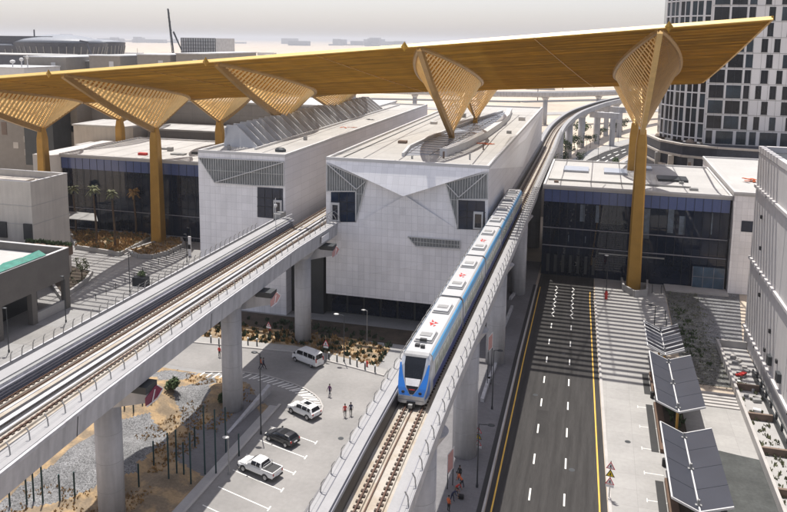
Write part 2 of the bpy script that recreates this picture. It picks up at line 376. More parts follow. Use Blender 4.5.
# ================================================================ GOLD CANOPY
YN, YV, YB = 118., 163., 205.
ZN = lambda X: 48.55+.0865*X
ZV = lambda X: 37.9+.058*X
def zc(X, Y):
    if Y <= YV:
        t = (YV-Y)/(YV-YN); return ZV(X)+(ZN(X)-ZV(X))*(t**1.08)
    return ZV(X)+.02*(Y-YV)
XE = lambda Y: 23.2-3.4*min(1,(Y-YN)/(YV-YN))+(1.5*(Y-YV)/42 if Y > YV else 0)
XW = -172.
can = thing('gold_canopy', (-60,163,0), 'vast golden slatted wing roof stretching over the whole metro station', 'canopy')
# sun direction (to the sun); blades lie parallel to it
SUN = Vector((-.17, .28, 1.)).normalized()
sh = .28
def blade(g, Y, th, w, X0=XW, X1=None, dz=0., sheared=True):
    X1 = XE(Y) if X1 is None else X1
    secs = []
    for X in (X0, X1):
        z = zc(X, Y)+dz; o = sh*th if sheared else 0.; ox = 0
        secs.append([(X,Y-w/2,z),(X,Y+w/2,z),(X,Y+w/2+o,z+th),(X,Y-w/2+o,z+th)])
    g.loft(secs)
g = MB(); Y = YN+.5
while Y < YB:
    blade(g, Y+R.uniform(-.03,.03), .34+.05*math.sin(Y*1.7), .045, dz=R.uniform(-.02,.02)); Y += .5 if Y < YV+2 else .9
for X in [XW+6*i for i in range(33)]:               # purlins above the blades
    if X > 19: break
    for a, b in ((YN+1.6,133),(133,148),(148,YV),(YV,YB)):
        g.bar((X,a,zc(X,a)+.55), (X,b,zc(X,b)+.55), .16, .30)
g.build('slatted_soffit', M['gold'], can)
g = MB(); Y = YN+2.0                                   # broader boards added above the soffit, over the forecourts only, to cast striped shade
while Y < 158:
    blade(g, Y, .05, .86, -19., XE(Y)-.3, dz=.42, sheared=False)
    if Y < 146: blade(g, Y, .05, .42, XW, -84., dz=.42, sheared=False)
    Y += 1.7
g.build('shade_boards', M['gold'], can)
g = MB()
secs = []
for X in (XW, 23.2):
    z = ZN(X); secs.append([(X,YN-.35,z-.10),(X,YN-.35,z+.02),(X,YN+.35,z+.50),(X,YN+.45,z-.10)])
g.loft(secs)
g.build('fascia', M['gold_trim'], can)
g = MB(); n_ = 14
for i in range(n_):
    a = YN+(YB-YN)*i/n_; b = YN+(YB-YN)*(i+1)/n_
    g.bar((XE(a),a,zc(XE(a),a)+.25), (XE(b),b,zc(XE(b),b)+.25), .3, .6)
g.bar((XW,YB,zc(XW,YB)+.3), (XE(YB),YB,zc(XE(YB),YB)+.3), .3, .6)
for X in (-112.,-80.,-46.,-10.):                       # folded creases in the soffit
    q = [(X+9*k/12, YN+.3+(YV-YN-.5)*k/12) for k in range(13)]
    for a, b in zip(q[:-1], q[1:]): g.bar((*a,zc(*a)-.05), (*b,zc(*b)-.05), .16, .12)
g.build('edge_beam', M['gold'], can)
APEX = {-126.6:(25.0,24.3), -96.2:(26.2,25.0), -64.5:(29.8,29.5), -28.2:(28.2,28.4), 8.3:(30.3,28.5)}
def funnel(X, Yc, za, dirn):
    """V-shaped trough of slats from the column head (X,Yc,za) up to a leaf-shaped rim; long tip towards -dirn"""
    f = MB()
    Yt = Yc-dirn*29.2; Yb = Yc+dirn*14.6
    if dirn < 0: Yt = YB-2
    zt = zc(X, Yt)-.1; zb = zc(X, Yb)-.1
    W = 5.6
    def hw(Y):
        if (Y-Yc)*dirn < 0: t = abs(Y-Yt)/abs(Yc-Yt)
        else: t = abs(Y-Yb)/abs(Yc-Yb)
        return W*math.sin(min(1, t)*PI/2)**.85
    def sp(Y):                                          # spine height
        if (Y-Yc)*dirn < 0: t = abs(Y-Yc)/abs(Yt-Yc); return za+(zt-za)*t-.6*math.sin(PI*t)
        t = abs(Y-Yc)/abs(Yb-Yc); return za+(zb-za)*t
    N = 14; pts = [(X, Yc+(Yt-Yc)*i/N, sp(Yc+(Yt-Yc)*i/N)) for i in range(N+1)]
    for a, b in zip(pts[:-1], pts[1:]): f.bar(a, b, .8, 1.2)
    b2 = (X, Yb, zb); f.bar((X,Yc,za), b2, .3, .5)
    spine = f.build('funnel_spine', M['gold_rim'] if X < 0 else M['gold_slat'], can)  # paler spine on the right-hand funnels, its lit look put into the colour
    r = MB(); ln = []
    K = 40
    for s in (1, -1):
        q = []
        for i in range(K+1):
            Y = Yt+(Yb-Yt)*i/K; q.append((X+s*hw(Y), Y, zc(X+s*hw(Y), Y)-.12))
        r.path(q, .42, 6)
    r.build('funnel_rim', M['gold_rim'], can)
    opn = 1 if X < 0 else -1
    cs_ = MB(); sl = MB(); Y = min(Yt, Yb)+.6
    while Y < max(Yt, Yb)-.3:
        w = hw(Y); zs = sp(Y)+.35
        s = opn
        p = (X+s*.2, Y, zs); q = (X+s*w, Y, zc(X+s*w, Y)-.05)
        if w > .35: sl.bar(p, q, .60, .12, up=(0,.1,1))
        for dy in (0.,.54):
            w = hw(Y+dy); p = (X-s*.2, Y+dy, sp(Y+dy)+.35); q = (X-s*w, Y+dy, zc(X-s*w, Y+dy)-.05)
            if w > .35: cs_.bar(p, q, .50, .08, up=(0,.1,1))
        Y += 1.08
    for fr_ in (.05, .33, .66):
        for s, sl_ in ((opn, sl), (-opn, cs_)):
            q = []
            for i in range(1, 20):
                Y = Yt+(Yb-Yt)*i/20; w = hw(Y); a = Vector((X+s*.2, Y, sp(Y)+.35)); b = Vector((X+s*w, Y, zc(X+s*w, Y)-.05)); q.append(tuple(a.lerp(b, fr_)))
            sl_.path(q, .07, 4)
    cs_.build('funnel_slats', M['gold_slat'] if X < 0 else M['gold_rim'], can)  # closed panel: sunlit inside painted pale, shaded right-hand one painted dark
    sl.build('funnel_slats', M['gold_slat'], can)
for X, (za, zb) in APEX.items():
    for Yc, z, d in ((148., za, 1), (178., zb, -1)):
        c = MB(); base = 0.
        if X == -28.2: base = 27.6
        if X == 8.3 and Yc > 150: base = 0
        if X == -64.5: base = 0.
        h = z+.6-base
        if h < 3.: 
            c.loft([[(X+a*.55,Yc+b*.55,base) for a,b in ((-1,-1),(1,-1),(1,1),(-1,1))], [(X+a*.45,Yc+b*.45,base+max(h,1.4)) for a,b in ((-1,-1),(1,-1),(1,1),(-1,1))]])
        else:
            def ring(w, z_, ch=.25): return [(X+x,Yc+y,z_) for x,y in ((-w+ch,-w),(w-ch,-w),(w,-w+ch),(w,w-ch),(w-ch,w),(-w+ch,w),(-w,w-ch),(-w,-w+ch))]
            c.loft([ring(1.32,base), ring(1.0,base+h*.9), ring(.7,base+h)])
        c.build('column', M['gold_col'], can)
        funnel(X, Yc, z, d)
for X in (-98.3,-65.9,-30.4,9.4,-130.):
    n2 = MB(); z = ZN(X)+.4
    n2.add([(X-.6,YN-.5,z-.3),(X,YN-.5,z+.55),(X+.6,YN-.5,z-.3),(X,YN-.5,z-1.1),(X,YN-.8,z-.3)], [(0,1,4),(1,2,4),(2,3,4),(3,0,4)])
    n2.build('edge_node', M['gold'], can)
# ================================================================ STATION BLOCKS
YF = 114.5
def fy(L, y=YF, d=0.): return [(FY(a,b,y)[0], y-d, FY(a,b,y)[2]) for a,b in L]
ZR = FY(489,169,YF)[2]                                # 27.5 roof height
def louvre_panel(poly_px, parent, d=.06, spacing=.42, beams=()):
    pts = fy(poly_px, d=d); b = MB().extr(pts, (0,.05,0)); o = b.build('louvre_panel', M['louvre_back'], parent)
    # vertical bars clipped to the polygon
    g = MB(); xs = [p[0] for p in pts]; x = min(xs)+.15
    while x < max(xs):
        zs = []
        for i in range(len(pts)):
            a, c = pts[i], pts[(i+1) % len(pts)]
            if (a[0]-x)*(c[0]-x) < 0: zs.append(a[2]+(c[2]-a[2])*(x-a[0])/(c[0]-a[0]))
        zs.sort()
        for z0, z1 in zip(zs[::2], zs[1::2]): g.box(x-.035, YF-d-.16, z0, x+.035, YF-d-.01, z1)
        x += spacing
    zz = [p[2] for p in pts]; xm_ = (min(zz)+max(zz))/2
    cr_x = sorted(a[0]+(c[0]-a[0])*(xm_-a[2])/(c[2]-a[2]) for a, c in zip(pts, pts[1:]+pts[:1]) if (a[2]-xm_)*(c[2]-xm_) < 0)
    if len(cr_x) >= 2: g.box(cr_x[0], YF-d-.13, xm_-.04, cr_x[-1] if len(cr_x) == 2 else cr_x[1], YF-d-.05, xm_+.04)
    g.build('louvre_bars', M['louvre'], o)
    h = MB()
    for a, c in beams:
        p, q = fy([a, c], d=d+.2); h.bar(p, q, .16, .16)
    for i in range(len(pts)):
        a, c = pts[i], pts[(i+1) % len(pts)]; h.bar((a[0],YF-d-.08,a[2]), (c[0],YF-d-.08,c[2]), .14, .14)
    h.build('panel_frame', M['trim_white'], o)
def portal(poly_px, parent, door_px):
    pts = fy(poly_px, d=.05); o = MB().extr(pts, (0,.04,0)).build('track_portal', M['glass_navy'], parent)
    g = MB(); xs = sorted(p[0] for p in pts); zs = sorted(p[2] for p in pts)
    x = xs[0]+1.4
    while x < xs[-1]-.3: g.box(x-.04,YF-.12,zs[0]+.3,x+.04,YF-.06,zs[-1]-.3); x += 1.4
    for z in (zs[0]+2., zs[-1]-1.8): g.box(xs[0],YF-.12,z-.04,xs[-1],YF-.06,z+.04)
    g.build('mullions', M['mullion'], o)
    a, c = fy(door_px, d=.2)
    f = MB(); w = .22
    x0, x1, z0, z1 = a[0], c[0], c[2], a[2]
    for bx in ((x0,z0,x0+w,z1),(x1-w,z0,x1,z1),(x0+w,z1-w*1.6,x1-w,z1),(x0+w,z0,x1-w,z0+w)): f.box(bx[0],YF-.5,bx[1],bx[2],YF-.1,bx[3])
    d = f.build('door_frame', M['trim_white'], parent)
    MB().box(x0+w,YF-.3,z0+w,x1-w,YF-.2,z1-w*1.6).build('door_pane', M['glass_dark'], d)
def block(name, X0, X1, zb, label, Yend, bx=None):
    t = thing(name, ((X0+X1)/2, YF, 0), label, 'station building', None)
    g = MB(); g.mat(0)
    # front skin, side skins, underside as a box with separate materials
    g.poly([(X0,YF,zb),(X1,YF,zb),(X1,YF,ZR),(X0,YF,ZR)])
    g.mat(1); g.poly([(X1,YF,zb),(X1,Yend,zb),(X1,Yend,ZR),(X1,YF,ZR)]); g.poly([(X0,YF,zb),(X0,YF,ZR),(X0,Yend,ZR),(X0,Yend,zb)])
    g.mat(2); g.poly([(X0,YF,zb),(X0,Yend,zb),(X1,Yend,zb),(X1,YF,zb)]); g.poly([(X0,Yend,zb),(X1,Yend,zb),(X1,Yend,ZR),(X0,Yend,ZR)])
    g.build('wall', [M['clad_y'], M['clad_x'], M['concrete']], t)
    MB().box(X0+.02,YF+.02,ZR,X1-.02,Yend-.02,ZR+.12).build('roof', M['roof_beige'], t)
    p = MB(); w, h = .45, .55
    p.frame(X0,YF,X1,Yend,w,ZR+.004,ZR+.5)
    p.build('parapet', M['trim_white'], t)
    return t
XR0, XR1 = FY(326,160,YF)[0], FY(489,169,YF)[0]       # -42.7 .. -15.8
br = block('metro_station_block', XR0, XR1, FY(400,301,YF)[2], 'wide white tiled station block beside the train, V-shaped band across its front', 226.)
# folded upper band: a shallow facet standing proud, its point reaching down the middle
A, B, Mp = fy([(326,161),(489,169.6),(406,194)])
g = MB(); Mo = (Mp[0], YF-1.9, Mp[2])
g.add([A, B, Mo, (A[0],YF+.01,A[2]), (B[0],YF+.01,B[2]), (Mp[0],YF+.01,Mp[2])], [(0,2,1),(0,3,5,2),(1,2,5,4),(0,1,4,3)])
g.build('facade_fold', M['clad_light'], br)
C1, C2 = fy([(368,181),(445,183)], d=.01); Mo2 = (Mp[0], YF-1.85, Mp[2]-.05)
D1, D2, DM = fy([(357,222),(457,228),(408,236)], d=.012)
louvre_panel([(327,163),(367,180.5),(356,222),(356,191),(327,191)], br, beams=(((327,163),(357,189)),((357,189),(366,181))))
louvre_panel([(488,172),(488,199),(458,199),(458,229),(446,183)], br, beams=(((488,172),(459,197)),((446,183),(459,197))))
louvre_panel([(408,236.5),(460,240.5),(460,248.5),(416,246)], br, spacing=.5)
portal([(331,192),(355.5,192),(355.5,222),(331,222)], br, [(332,202),(340,221)])
portal([(458.5,200),(485,201),(485,230),(458.5,229)], br, [(474,211),(483,229)])
g = MB()
Lp, Rp, Np = fy([(357,222.5),(457.5,229.5),(388,231.5)], d=.012)
g.add([Lp, Rp, Np, (Mo2[0],YF-.55,Mo2[2]-.1)], [(0,3,2),(3,1,2)])
g.build('facade_fold', M['clad_y'], br)
g = MB()
for a, c in (((331,249),(358,275)),((358,275),(404,268)),((404,268),(430,262)),((300,275),(331,249))):
    p, q = fy([a, c], d=.03)
    if p[0] > XR0 and q[0] > XR0: g.bar(p, q, .05, .05)
g.build('fold_line', M['clad_light'], br)
g = MB()
# glazed side of the trackside wall, slanted facets
g = MB()
g.add([(XR1+.003,YF+.02,ZR-.02),(XR1+.003,225,ZR-.02),(XR1+.003,170,ZR-8.5),(XR1+.55,170,ZR-2.)], [(0,2,3),(2,1,3),(0,3,1)])
g.build('side_facet', M['clad_light'], br)
g = MB()                                               # roof strips: dark gutter and long seams
g.box(XR0+2.0,YF+2.,ZR+.13,XR0+2.25,224,ZR+.20)
g.build('roof_gutter', M['steel_dark'], br)
# eye-shaped skylight round the column feet
E_ = MB(); sk = [(-31.2,122.5),(-32.3,131),(-31.9,142),(-30.8,158),(-28.6,182),(-25.5,206),(-24.2,212),(-23.2,206),(-22.4,190),(-22.0,170),(-22.4,150),(-23.6,134),(-25.0,126.0)]
E_.prism(sk, ZR+.12, ZR+.20); eye = E_.build('skylight', M['skylight_glass'], br)
rimL = MB(); L1 = [(-31.4,121.5),(-32.7,131),(-32.3,142),(-31.2,158),(-29,182),(-25.5,208)]
for a, c in zip(L1[:-1], L1[1:]): rimL.bar((a[0],a[1],ZR+.4), (c[0],c[1],ZR+.4), .5, .7)
rimL.build('skylight_kerb', M['trim_white'], br)
rimR = MB(); L2 = [(-25.0,124.),(-23.4,134),(-22.1,150),(-21.7,170),(-22.1,190),(-23.5,208)]
for a, c in zip(L2[:-1], L2[1:]): rimR.bar((a[0],a[1],ZR+.75), (c[0],c[1],ZR+.75), 1.3, 1.4)
rimR.build('skylight_kerb', M['trim_white'], br)
g = MB()
for i in range(1, 28):
    y = 122+3.1*i; g.bar((-32.2+max(0,y-150)*.11,y,ZR+.24), (-22.3-max(0,y-180)*.05,y,ZR+.24), .06, .08)
g.bar((-27.4,124,ZR+.24),(-24.6,208,ZR+.24),.12,.08); g.build('skylight_bars', M['steel'], eye)
for x, y, w, d, h, m in ((-36.5,137,1.6,1.4,.5,'brown_wall'),(-19.8,134,.25,.25,1.1,'brown_wall'),(-24.6,121.5,.3,.3,1.2,'brown_wall'),(-20.2,121.8,.25,.25,1.,'steel'),(-29.5,119.4,.3,.3,.5,'steel'),(-35,190,2.2,1.6,1.,'steel'),(-19,188,1.6,1.2,.9,'trim_white'),(-38,172,1.5,1.5,.6,'trim_white'),(-18.6,160,1.,.8,.6,'steel')):
    MB().box(x,y,ZR+.12,x+w,y+d,ZR+.12+h).build('roof_vent', M[m], br, bevel=.03)
def litter(x, y, s, m, label, n=7):
    g = MB()
    for i in range(n):
        a = R.uniform(0, PI); dx, dy = R.uniform(-s,s), R.uniform(-s*.6,s*.6)
        g.cbox((x+dx,y+dy,ZR+.16+i*.012), (R.uniform(.6,1.5),R.uniform(.12,.4),.07), a)
    tag(g.build('timber_pile', M[m], loc=(x,y,ZR+.12)), label, 'timber pile')
litter(-20.6,142,1.6,'orange','scattered orange timber planks on the roof right of the curved skylight',9)
LX0, LX1 = FY(198,155,YF)[0], FY(285,160,YF)[0]
bl = block('metro_station_block', LX0, LX1, 0., 'narrower white tiled station block on the left, tilted fins along its roof', 222.)
louvre_panel([(199,157.5),(284,161.5),(284,186),(257,185.5),(215,182.5)], bl, spacing=.45, beams=(((284,162),(216,182)),))
portal([(257.5,187),(283,188.5),(283,219.5),(257.5,217)], bl, [(274.5,199.5),(282.5,217)])
louvre_fin = []
def fin(y, first=False):
    g = MB(); x0, x1 = LX0+.9, LX0+7.6; z0 = ZR+.14; h = 3.8*(1 if y < 170 else .9)
    lean = 1.3; th = .22
    g.extr([(x0,y,z0),(x1,y,z0),(x1-.2,y+lean*.4/h,z0+.4),(x0+2.0,y+lean,z0+h),(x0,y+lean,z0+h)], (0,th,0)); return g
y = 122.; i = 0
while y < 205:
    fin(y).build('roof_fin', M['fin'], bl); y += 2.7; i += 1
MB().box(LX0+.9,122.5,ZR+.14,LX0+1.05,206,ZR+3.5).build('fin_back_wall', M['fin'], bl)
MB().box(LX0+8.0,120.,ZR+.13,LX0+8.3,219,ZR+.5).build('roof_kerb', M['trim_white'], bl)
g = MB(); g.ell((-53.0,119.6,ZR+.35),(1.1,.8,.55)); g.build('roof_vent', M['steel_dark'], bl)
for x, y, s in ((-62.5,118.2,.5),(-64.,121,.4),(-55,135,.6)): MB().box(x,y,ZR+.12,x+s,y+s,ZR+.12+s*1.3).build('roof_vent', M['steel'], bl)
litter(-53.8,158,1.4,'orange','small heap of orange planks on the left block roof behind the fins',6)
litter(-53.2,176,1.6,'steel_dark','dark pile of scrap on the left block roof near its far end',6)
# podium below the right block and the track trench wall
t = thing('station_podium', (-30,120,0), 'dark recessed base wall under the white station block', 'podium')
MB().box(-44,118.5,0,-17.5,200,4.5).build('wall', M['steel_dark'], t)
MB().box(-50.5,116.8,0,-44,200,12).build('undercroft_wall', M['steel_dark'], t)
g = MB()
for x in range(-43,-18,3): g.box(x,118.3,.2,x+2.6,118.45,4.2)
g.build('dark_panels', M['glass_dark'], t)
# ---------------------------------------------------------------- glass concourses
def concourse(name, X0, X1, Y0, Y1, zt, label, bandh, mull, rails, roofm):
    t = thing(name, ((X0+X1)/2, Y0, 0), label, 'concourse building')
    MB().box(X0,Y0+.3,0,X1,Y1,zt-.5).build('wall', M['glass_dark'], t)
    MB().box(X0-.3,Y0-.2,zt-.5,X1+.3,Y1+.3,zt).build('roof', M[roofm], t)
    g = MB(); g.frame(X0-.3,Y0-.2,X1+.3,Y1+.3,.4,zt+.002,zt+.35)
    g.build('parapet', M['trim_white'], t)
    MB().box(X0,Y0+.12,zt-.5-bandh,X1,Y0+.29,zt-.52).build('spandrel_band', M['glass_blue'], t)
    g = MB(); n = int((X1-X0)/mull)
    for i in range(n+1): x = X0+(X1-X0)*i/n; g.box(x-.03,Y0+.05,.1,x+.03,Y0+.115,zt-.52)
    g.build('mullions', M['mullion'], t)
    g = MB()
    for z in rails: g.box(X0,Y0-.02,z-.1,X1,Y0+.045,z+.1)
    g.build('transom', M['tray'], t)
    return t
ZC = 18.3
cr = concourse('glass_concourse', -9.6, 25.2, 151.5, 186., ZC, 'low dark glass concourse with a blue band over the road on the right', 2.6, 1.55, (9.9,6.2), 'roof_white')
g = MB()                                              # dim interior seen through the glass: lit floor strips, stair
for x, z0, z1, w in ((-2.4,11.5,15,.9),(.6,11.5,15,.7),(8.5,9.,15,2.4),(14.2,10.5,15.2,1.1),(16.3,10.3,14,1.1),(-4.5,7.2,8.5,.15),(-1.2,7.2,8.5,.15),(22,10.8,15,.3)): MB().box(x,151.66,z0,x+w,151.72,z1).build('interior_fitting', M['shade_inner'], cr)
for x in (-8.6,-7.1,-5.6,-4.1,-2.6,-1.1,.4): MB().box(x,151.2,.8,x+.55,151.6,4.4).build('column', M['steel_dark'], cr)
MB().box(11.5,151.45,.05,17.,151.6,4.).build('doorway', M['glass_dark'], cr)
gl = MB().box(19.3,151.0,.3,25.,151.48,4.4).build('glass_lobby', M['lobby_glass'], cr)
g = MB()
for x in (19.3,21.2,23.1,25.): g.box(x-.05,150.95,.3,x+.05,150.99,4.4)
g.box(19.3,150.95,2.4,25.,150.985,2.5); g.build('mullions', M['tray'], gl)
MB().box(1.6,151.3,5.2,14.,151.46,5.5).build('entrance_beam', M['steel'], cr)
MB().box(14.2,147.6,.01,25.5,151.4,.28).build('entrance_step', M['kerb'], cr)
for x, y, w, d, h, m in ((-6.8,170,5.5,6,.5,'skylight_glass'),(2.,170,5.,6,.5,'skylight_glass'),(13.,165,6.,5,.5,'skylight_glass'),(9.6,178,3.,4,.5,'skylight_glass'),(-8.,156,.9,.7,.4,'brown_wall'),(18.3,156,1.6,1.,.5,'steel'),(17,163,.9,.6,.5,'steel')):
    MB().box(x,y,ZC,x+w,y+d,ZC+h).build('rooflight', M[m if (x,y)!=(13.,165) else 'steel_dark'], cr, bevel=.04)
MB().box(-9.3,158.6,ZC,18.8,158.9,ZC+.35).build('roof_pipe', M['steel'], cr)
wb = thing('white_building', (28.5,150,0), 'plain white tiled block adjoining the right end of the glass concourse', 'building')
MB().box(25.6,150.,0,38.,196.,19.0).build('wall', M['clad_y'], wb)
MB().box(25.4,149.8,19.0,38.2,196.2,19.4).build('roof', M['roof_white'], wb)
g = MB(); g.frame(25.4,149.8,38.2,196.2,.4,19.402,19.75); g.build('parapet', M['trim_white'], wb)
MB().box(27.1,149.93,12.2,29.2,149.99,14.3).build('window', M['glass_dark'], wb)
g = MB()
for i in range(7): g.cbox((30.5+R.uniform(-1.2,1.2),164+R.uniform(-1.,1.),19.45+i*.12),(1.6,.5,.12),R.uniform(0,3))
tag(g.build('timber_pile', M['orange'], loc=(30.5,164,19.4)), 'jumbled orange and brown planks on the white roof at right', 'timber pile')
cl = concourse('glass_concourse', -124.6, -66.6, 151.5, 184., 18.75, 'low dark glass concourse with a blue band on the left behind the palms', 2.7, 2.0, (6.0,1.0), 'roof_white')
MB().box(-134,153,0,-124.7,180,18.2).build('side_wall', M['trim_white'], cl)
for x, y, w, d, h, m in ((-107,152,2.2,1.,.6,'red'),(-100,155,3.6,1.6,.4,'steel'),(-96,158,2.,1.2,.5,'steel_dark'),(-80,151,4,1.4,.6,'steel_dark'),(-77,155,1.5,1.5,.9,'steel'),(-88,160,7.,.6,.5,'steel'),(-110,162,5.,.6,.5,'steel'),(-73,166,3,3,1.1,'steel'),(-104,160,1.2,1.2,1.,'steel')):
    MB().box(x,y+5,18.75,x+w,y+5+d,18.75+h).build('roof_unit', M[m], cl, bevel=.04)
# ================================================================ VIADUCTS
ZF = 17.8; ZT = 16.45
def widen(X, Y, u): return 0.
def frames(line):
    out = []; s = 0.
    for i, p in enumerate(line):
        a = Vector(line[max(0, i-1)]); b = Vector(line[min(len(line)-1, i+1)]); d = (b-a).normalized()
        if i: s += (Vector(line[i])-Vector(line[i-1])).length
        out.append((Vector(p), d, Vector((d.y, -d.x)), s))
    return out
def sweep(g, fr, sec, z0=ZF):
    secs = [[(p.x+n.x*(u+widen(p.x,p.y,u)), p.y+n.y*(u+widen(p.x,p.y,u)), z0+w) for u, w in sec] for p, d, n, s in fr]
    return g.loft(secs)
def at(fr, s):
    for a, b in zip(fr[:-1], fr[1:]):
        if a[3] <= s <= b[3]:
            t = (s-a[3])/(b[3]-a[3]); return a[0].lerp(b[0], t), b[0]-a[0], Vector(((b[0]-a[0]).y, -(b[0]-a[0]).x)).normalized()
    return fr[-1][0], fr[-1][1], fr[-1][2]
def rails(g1, g2, fr, us, smax, step=.62, zt=ZT):
    for u in us: sweep(g1, fr, [(u-.05,.03),(u+.05,.03),(u+.05,.17),(u-.05,.17)], zt)
    s = .3
    while s < smax:
        p, d, n = at(fr, s); rz = math.atan2(d.y, d.x)
        for u in us: g2.cbox((p.x+n.x*(u+widen(p.x,p.y,u)), p.y+n.y*(u+widen(p.x,p.y,u)), zt+.05), (.24,.46,.09), rz)
        s += step
def posts(fr, s0, s1, step, u_, lean, parent, label=None, z=ZF, arm=True, cap=100):
    s = s0; u = u_; k = 0; proto = None
    extra = MB()
    while s < s1:
        p, d, n = at(fr, s); u = u_+widen(p.x,p.y,u_); b = (p.x+n.x*u, p.y+n.y*u, z); m_ = (p.x+n.x*(u+lean*.25), p.y+n.y*(u+lean*.25), z+.68); e = (p.x+n.x*(u+lean), p.y+n.y*(u+lean), z+1.0)
        g = MB() if k < cap else extra
        g.bar(b, m_, .07, .07, up=(n.x, n.y, 0)); g.bar(m_, e, .07, .07, up=(0, 0, 1.1)) if arm else None
        if k < cap: g.build('railing_post', M['steel'], parent)
        s += step; k += 1
    if extra.v: tag(extra.build('railing_posts', M['steel'], parent), kind='stuff')
    w = MB()
    for zz, uu in ((.52,.2),(.98,1.)):
        L = [at(fr, s0+(s1-s0)*i/40)[0::2] for i in range(41)]
        for (p, n), (q, n2) in zip(L[:-1], L[1:]):
            a_, b_ = u_+widen(p.x,p.y,u_)+lean*uu, u_+widen(q.x,q.y,u_)+lean*uu; w.tube((p.x+n.x*a_, p.y+n.y*a_, z+zz), (q.x+n2.x*b_, q.y+n2.y*b_, z+zz), .012, 3)
    w.build('railing_wire', M['steel'], parent)
def pier(x, y, r, z1, parent, capw=None, z0=0.):
    g = MB(); N = 28
    def c(rr, z, sx=1.): return [(x+rr*sx*math.cos(2*PI*i/N), y+rr*math.sin(2*PI*i/N), z) for i in range(N)]
    g.loft([c(r,z0-.6), c(r,z1-1.5), c(r*1.0,z1-1.5)]); o = g.build('pier', M['concrete'], parent)
    for p_ in o.data.polygons: p_.use_smooth = len(p_.vertices) == 4
    for zz in (3.,6.,9.,12.):
        if zz < z1-2: MB().loft([c(r+.004,zz-.02), c(r+.004,zz+.02)]).build('formwork_line', M['pier_joint'], o)
    g = MB(); g.loft([c(r*1.03,z1-1.48), c(r*1.1,z1-1.2), c(r*1.35,z1-.02,1.25)]); g.build('pier_head', M['concrete'], o)
    return o
# ---- right-hand viaduct with the train
vr = thing('railway_viaduct', (-13.6,100,0), 'long pale concrete viaduct carrying the blue and white train, curving away to the right', 'viaduct', None)
lineR = [(-13.05,20),(-13.2,40),(-13.45,50),(-13.6,60),(-13.6,100),(-13.6,160),(-13.6,215)]
for t in range(1, 15):                                  # smooth curve to the right
    pass
ctrl = [(-13.6,215),(-13.9,245),(-13.3,280),(-10.,325),(-4.,362),(4.,398),(16.,435),(33.,475),(60.,520),(100.,570),(160.,630),(230.,690)]
for i in range(1, len(ctrl)):
    p0 = ctrl[max(0,i-2)]; p1 = ctrl[i-1]; p2 = ctrl[i]; p3 = ctrl[min(len(ctrl)-1,i+1)]
    for t in (.25,.5,.75,1.):
        lineR.append(tuple(.5*((2*p1[k])+(-p0[k]+p2[k])*t+(2*p0[k]-5*p1[k]+4*p2[k]-p3[k])*t*t+(-p0[k]+3*p1[k]-3*p2[k]+p3[k])*t**3) for k in (0,1)))
frR = frames(lineR)
secU = lambda a, b, w1, w2: [(-a,0),(-w1,0),(-w1,-1.38),(w2,-1.38),(w2,0),(b,0),(b,-.35),(b-.12,-.4),(b-.3,-1.9),(b-1.1,-2.75),(-a+1.1,-2.75),(-a+.3,-1.9),(-a+.12,-.4),(-a,-.35)]
g = MB(); sweep(g, frR, secU(3.05, 3.05, 1.78, 1.78)); g.build('deck', M['concrete'], vr)
g = MB(); sweep(g, frR, [(-2.45,.004),(-1.76,.004),(-1.76,.05),(-2.45,.05)]); sweep(g, frR, [(1.76,.004),(2.45,.004),(2.45,.05),(1.76,.05)])
sweep(g, frR, [(-3.05,.004),(-2.5,.004),(-2.5,.03),(-3.05,.03)]); sweep(g, frR, [(2.5,.004),(3.05,.004),(3.05,.03),(2.5,.03)])
g.build('walkway_slab', M['concrete_deck'], vr)
g = MB(); sweep(g, frR, [(-1.75,.01),(1.75,.01),(1.75,.03),(-1.75,.03)], ZF-1.38); g.build('track_bed', M['track_slab'], vr)
g = MB()
for u in (-.72,.72): sweep(g, frR, [(u-.34,0),(u+.34,0),(u+.30,.14),(u-.30,.14)], ZF-1.35)
g.build('plinth', M['track_slab'], vr)
g1, g2 = MB(), MB(); rails(g1, g2, frR, (-.72,.72), 330, zt=ZF-1.21)
g1.build('rail', M['rail'], vr); tag(g2.build('rail_fasteners', M['fastener'], vr), kind='stuff')
g = MB(); sweep(g, frR, [(-.18,.02),(-.10,.02),(-.10,.14),(-.18,.14)], ZF-1.35); g.build('centre_cable', M['rail'], vr)
g = MB()
for z in (-.25,-.55,-.85,-1.12): sweep(g, frR, [(-1.76,z),(-1.62,z),(-1.62,z+.09),(-1.76,z+.09)])
g.build('cable_tray', M['tray'], vr)
g = MB(); sweep(g, frR, [(-1.62,-1.3),(-1.5,-1.3),(-1.5,-.1),(-1.62,-.1)]); g.build('cable_duct', M['cable'], vr)
posts(frR, 16, 225, 2.15, -2.95, .30, vr); posts(frR, 16, 230, 2.15, 2.95, -.26, vr)
g = MB()
sweep(g, frR, [(-2.52,.052),(-2.47,.052),(-2.47,.056),(-2.52,.056)]); sweep(g, frR, [(2.44,.052),(2.49,.052),(2.49,.056),(2.44,.056)])
s = 16.
while s < 225:
    p, d, n = at(frR, s); rz = math.atan2(d.y, d.x)
    for u in (-2.78,2.78): g.cbox((p.x+n.x*u, p.y+n.y*u, ZF+.034), (.04,.5,.008), rz)  # thin dark lines across the ledge at post spacing
    s += 2.15
tag(g.build('slab_lines', M['tray'], vr), kind='stuff')
for y in (34.,57.,80.,106.,138.,172.,205.): pier(-12.9, y, 1.4, 15.1, vr)
for s in (262, 295, 328, 362, 398, 436, 480, 525): p, d, n = at(frR, s); pier(p.x, p.y, 1.5, 15.1, vr)
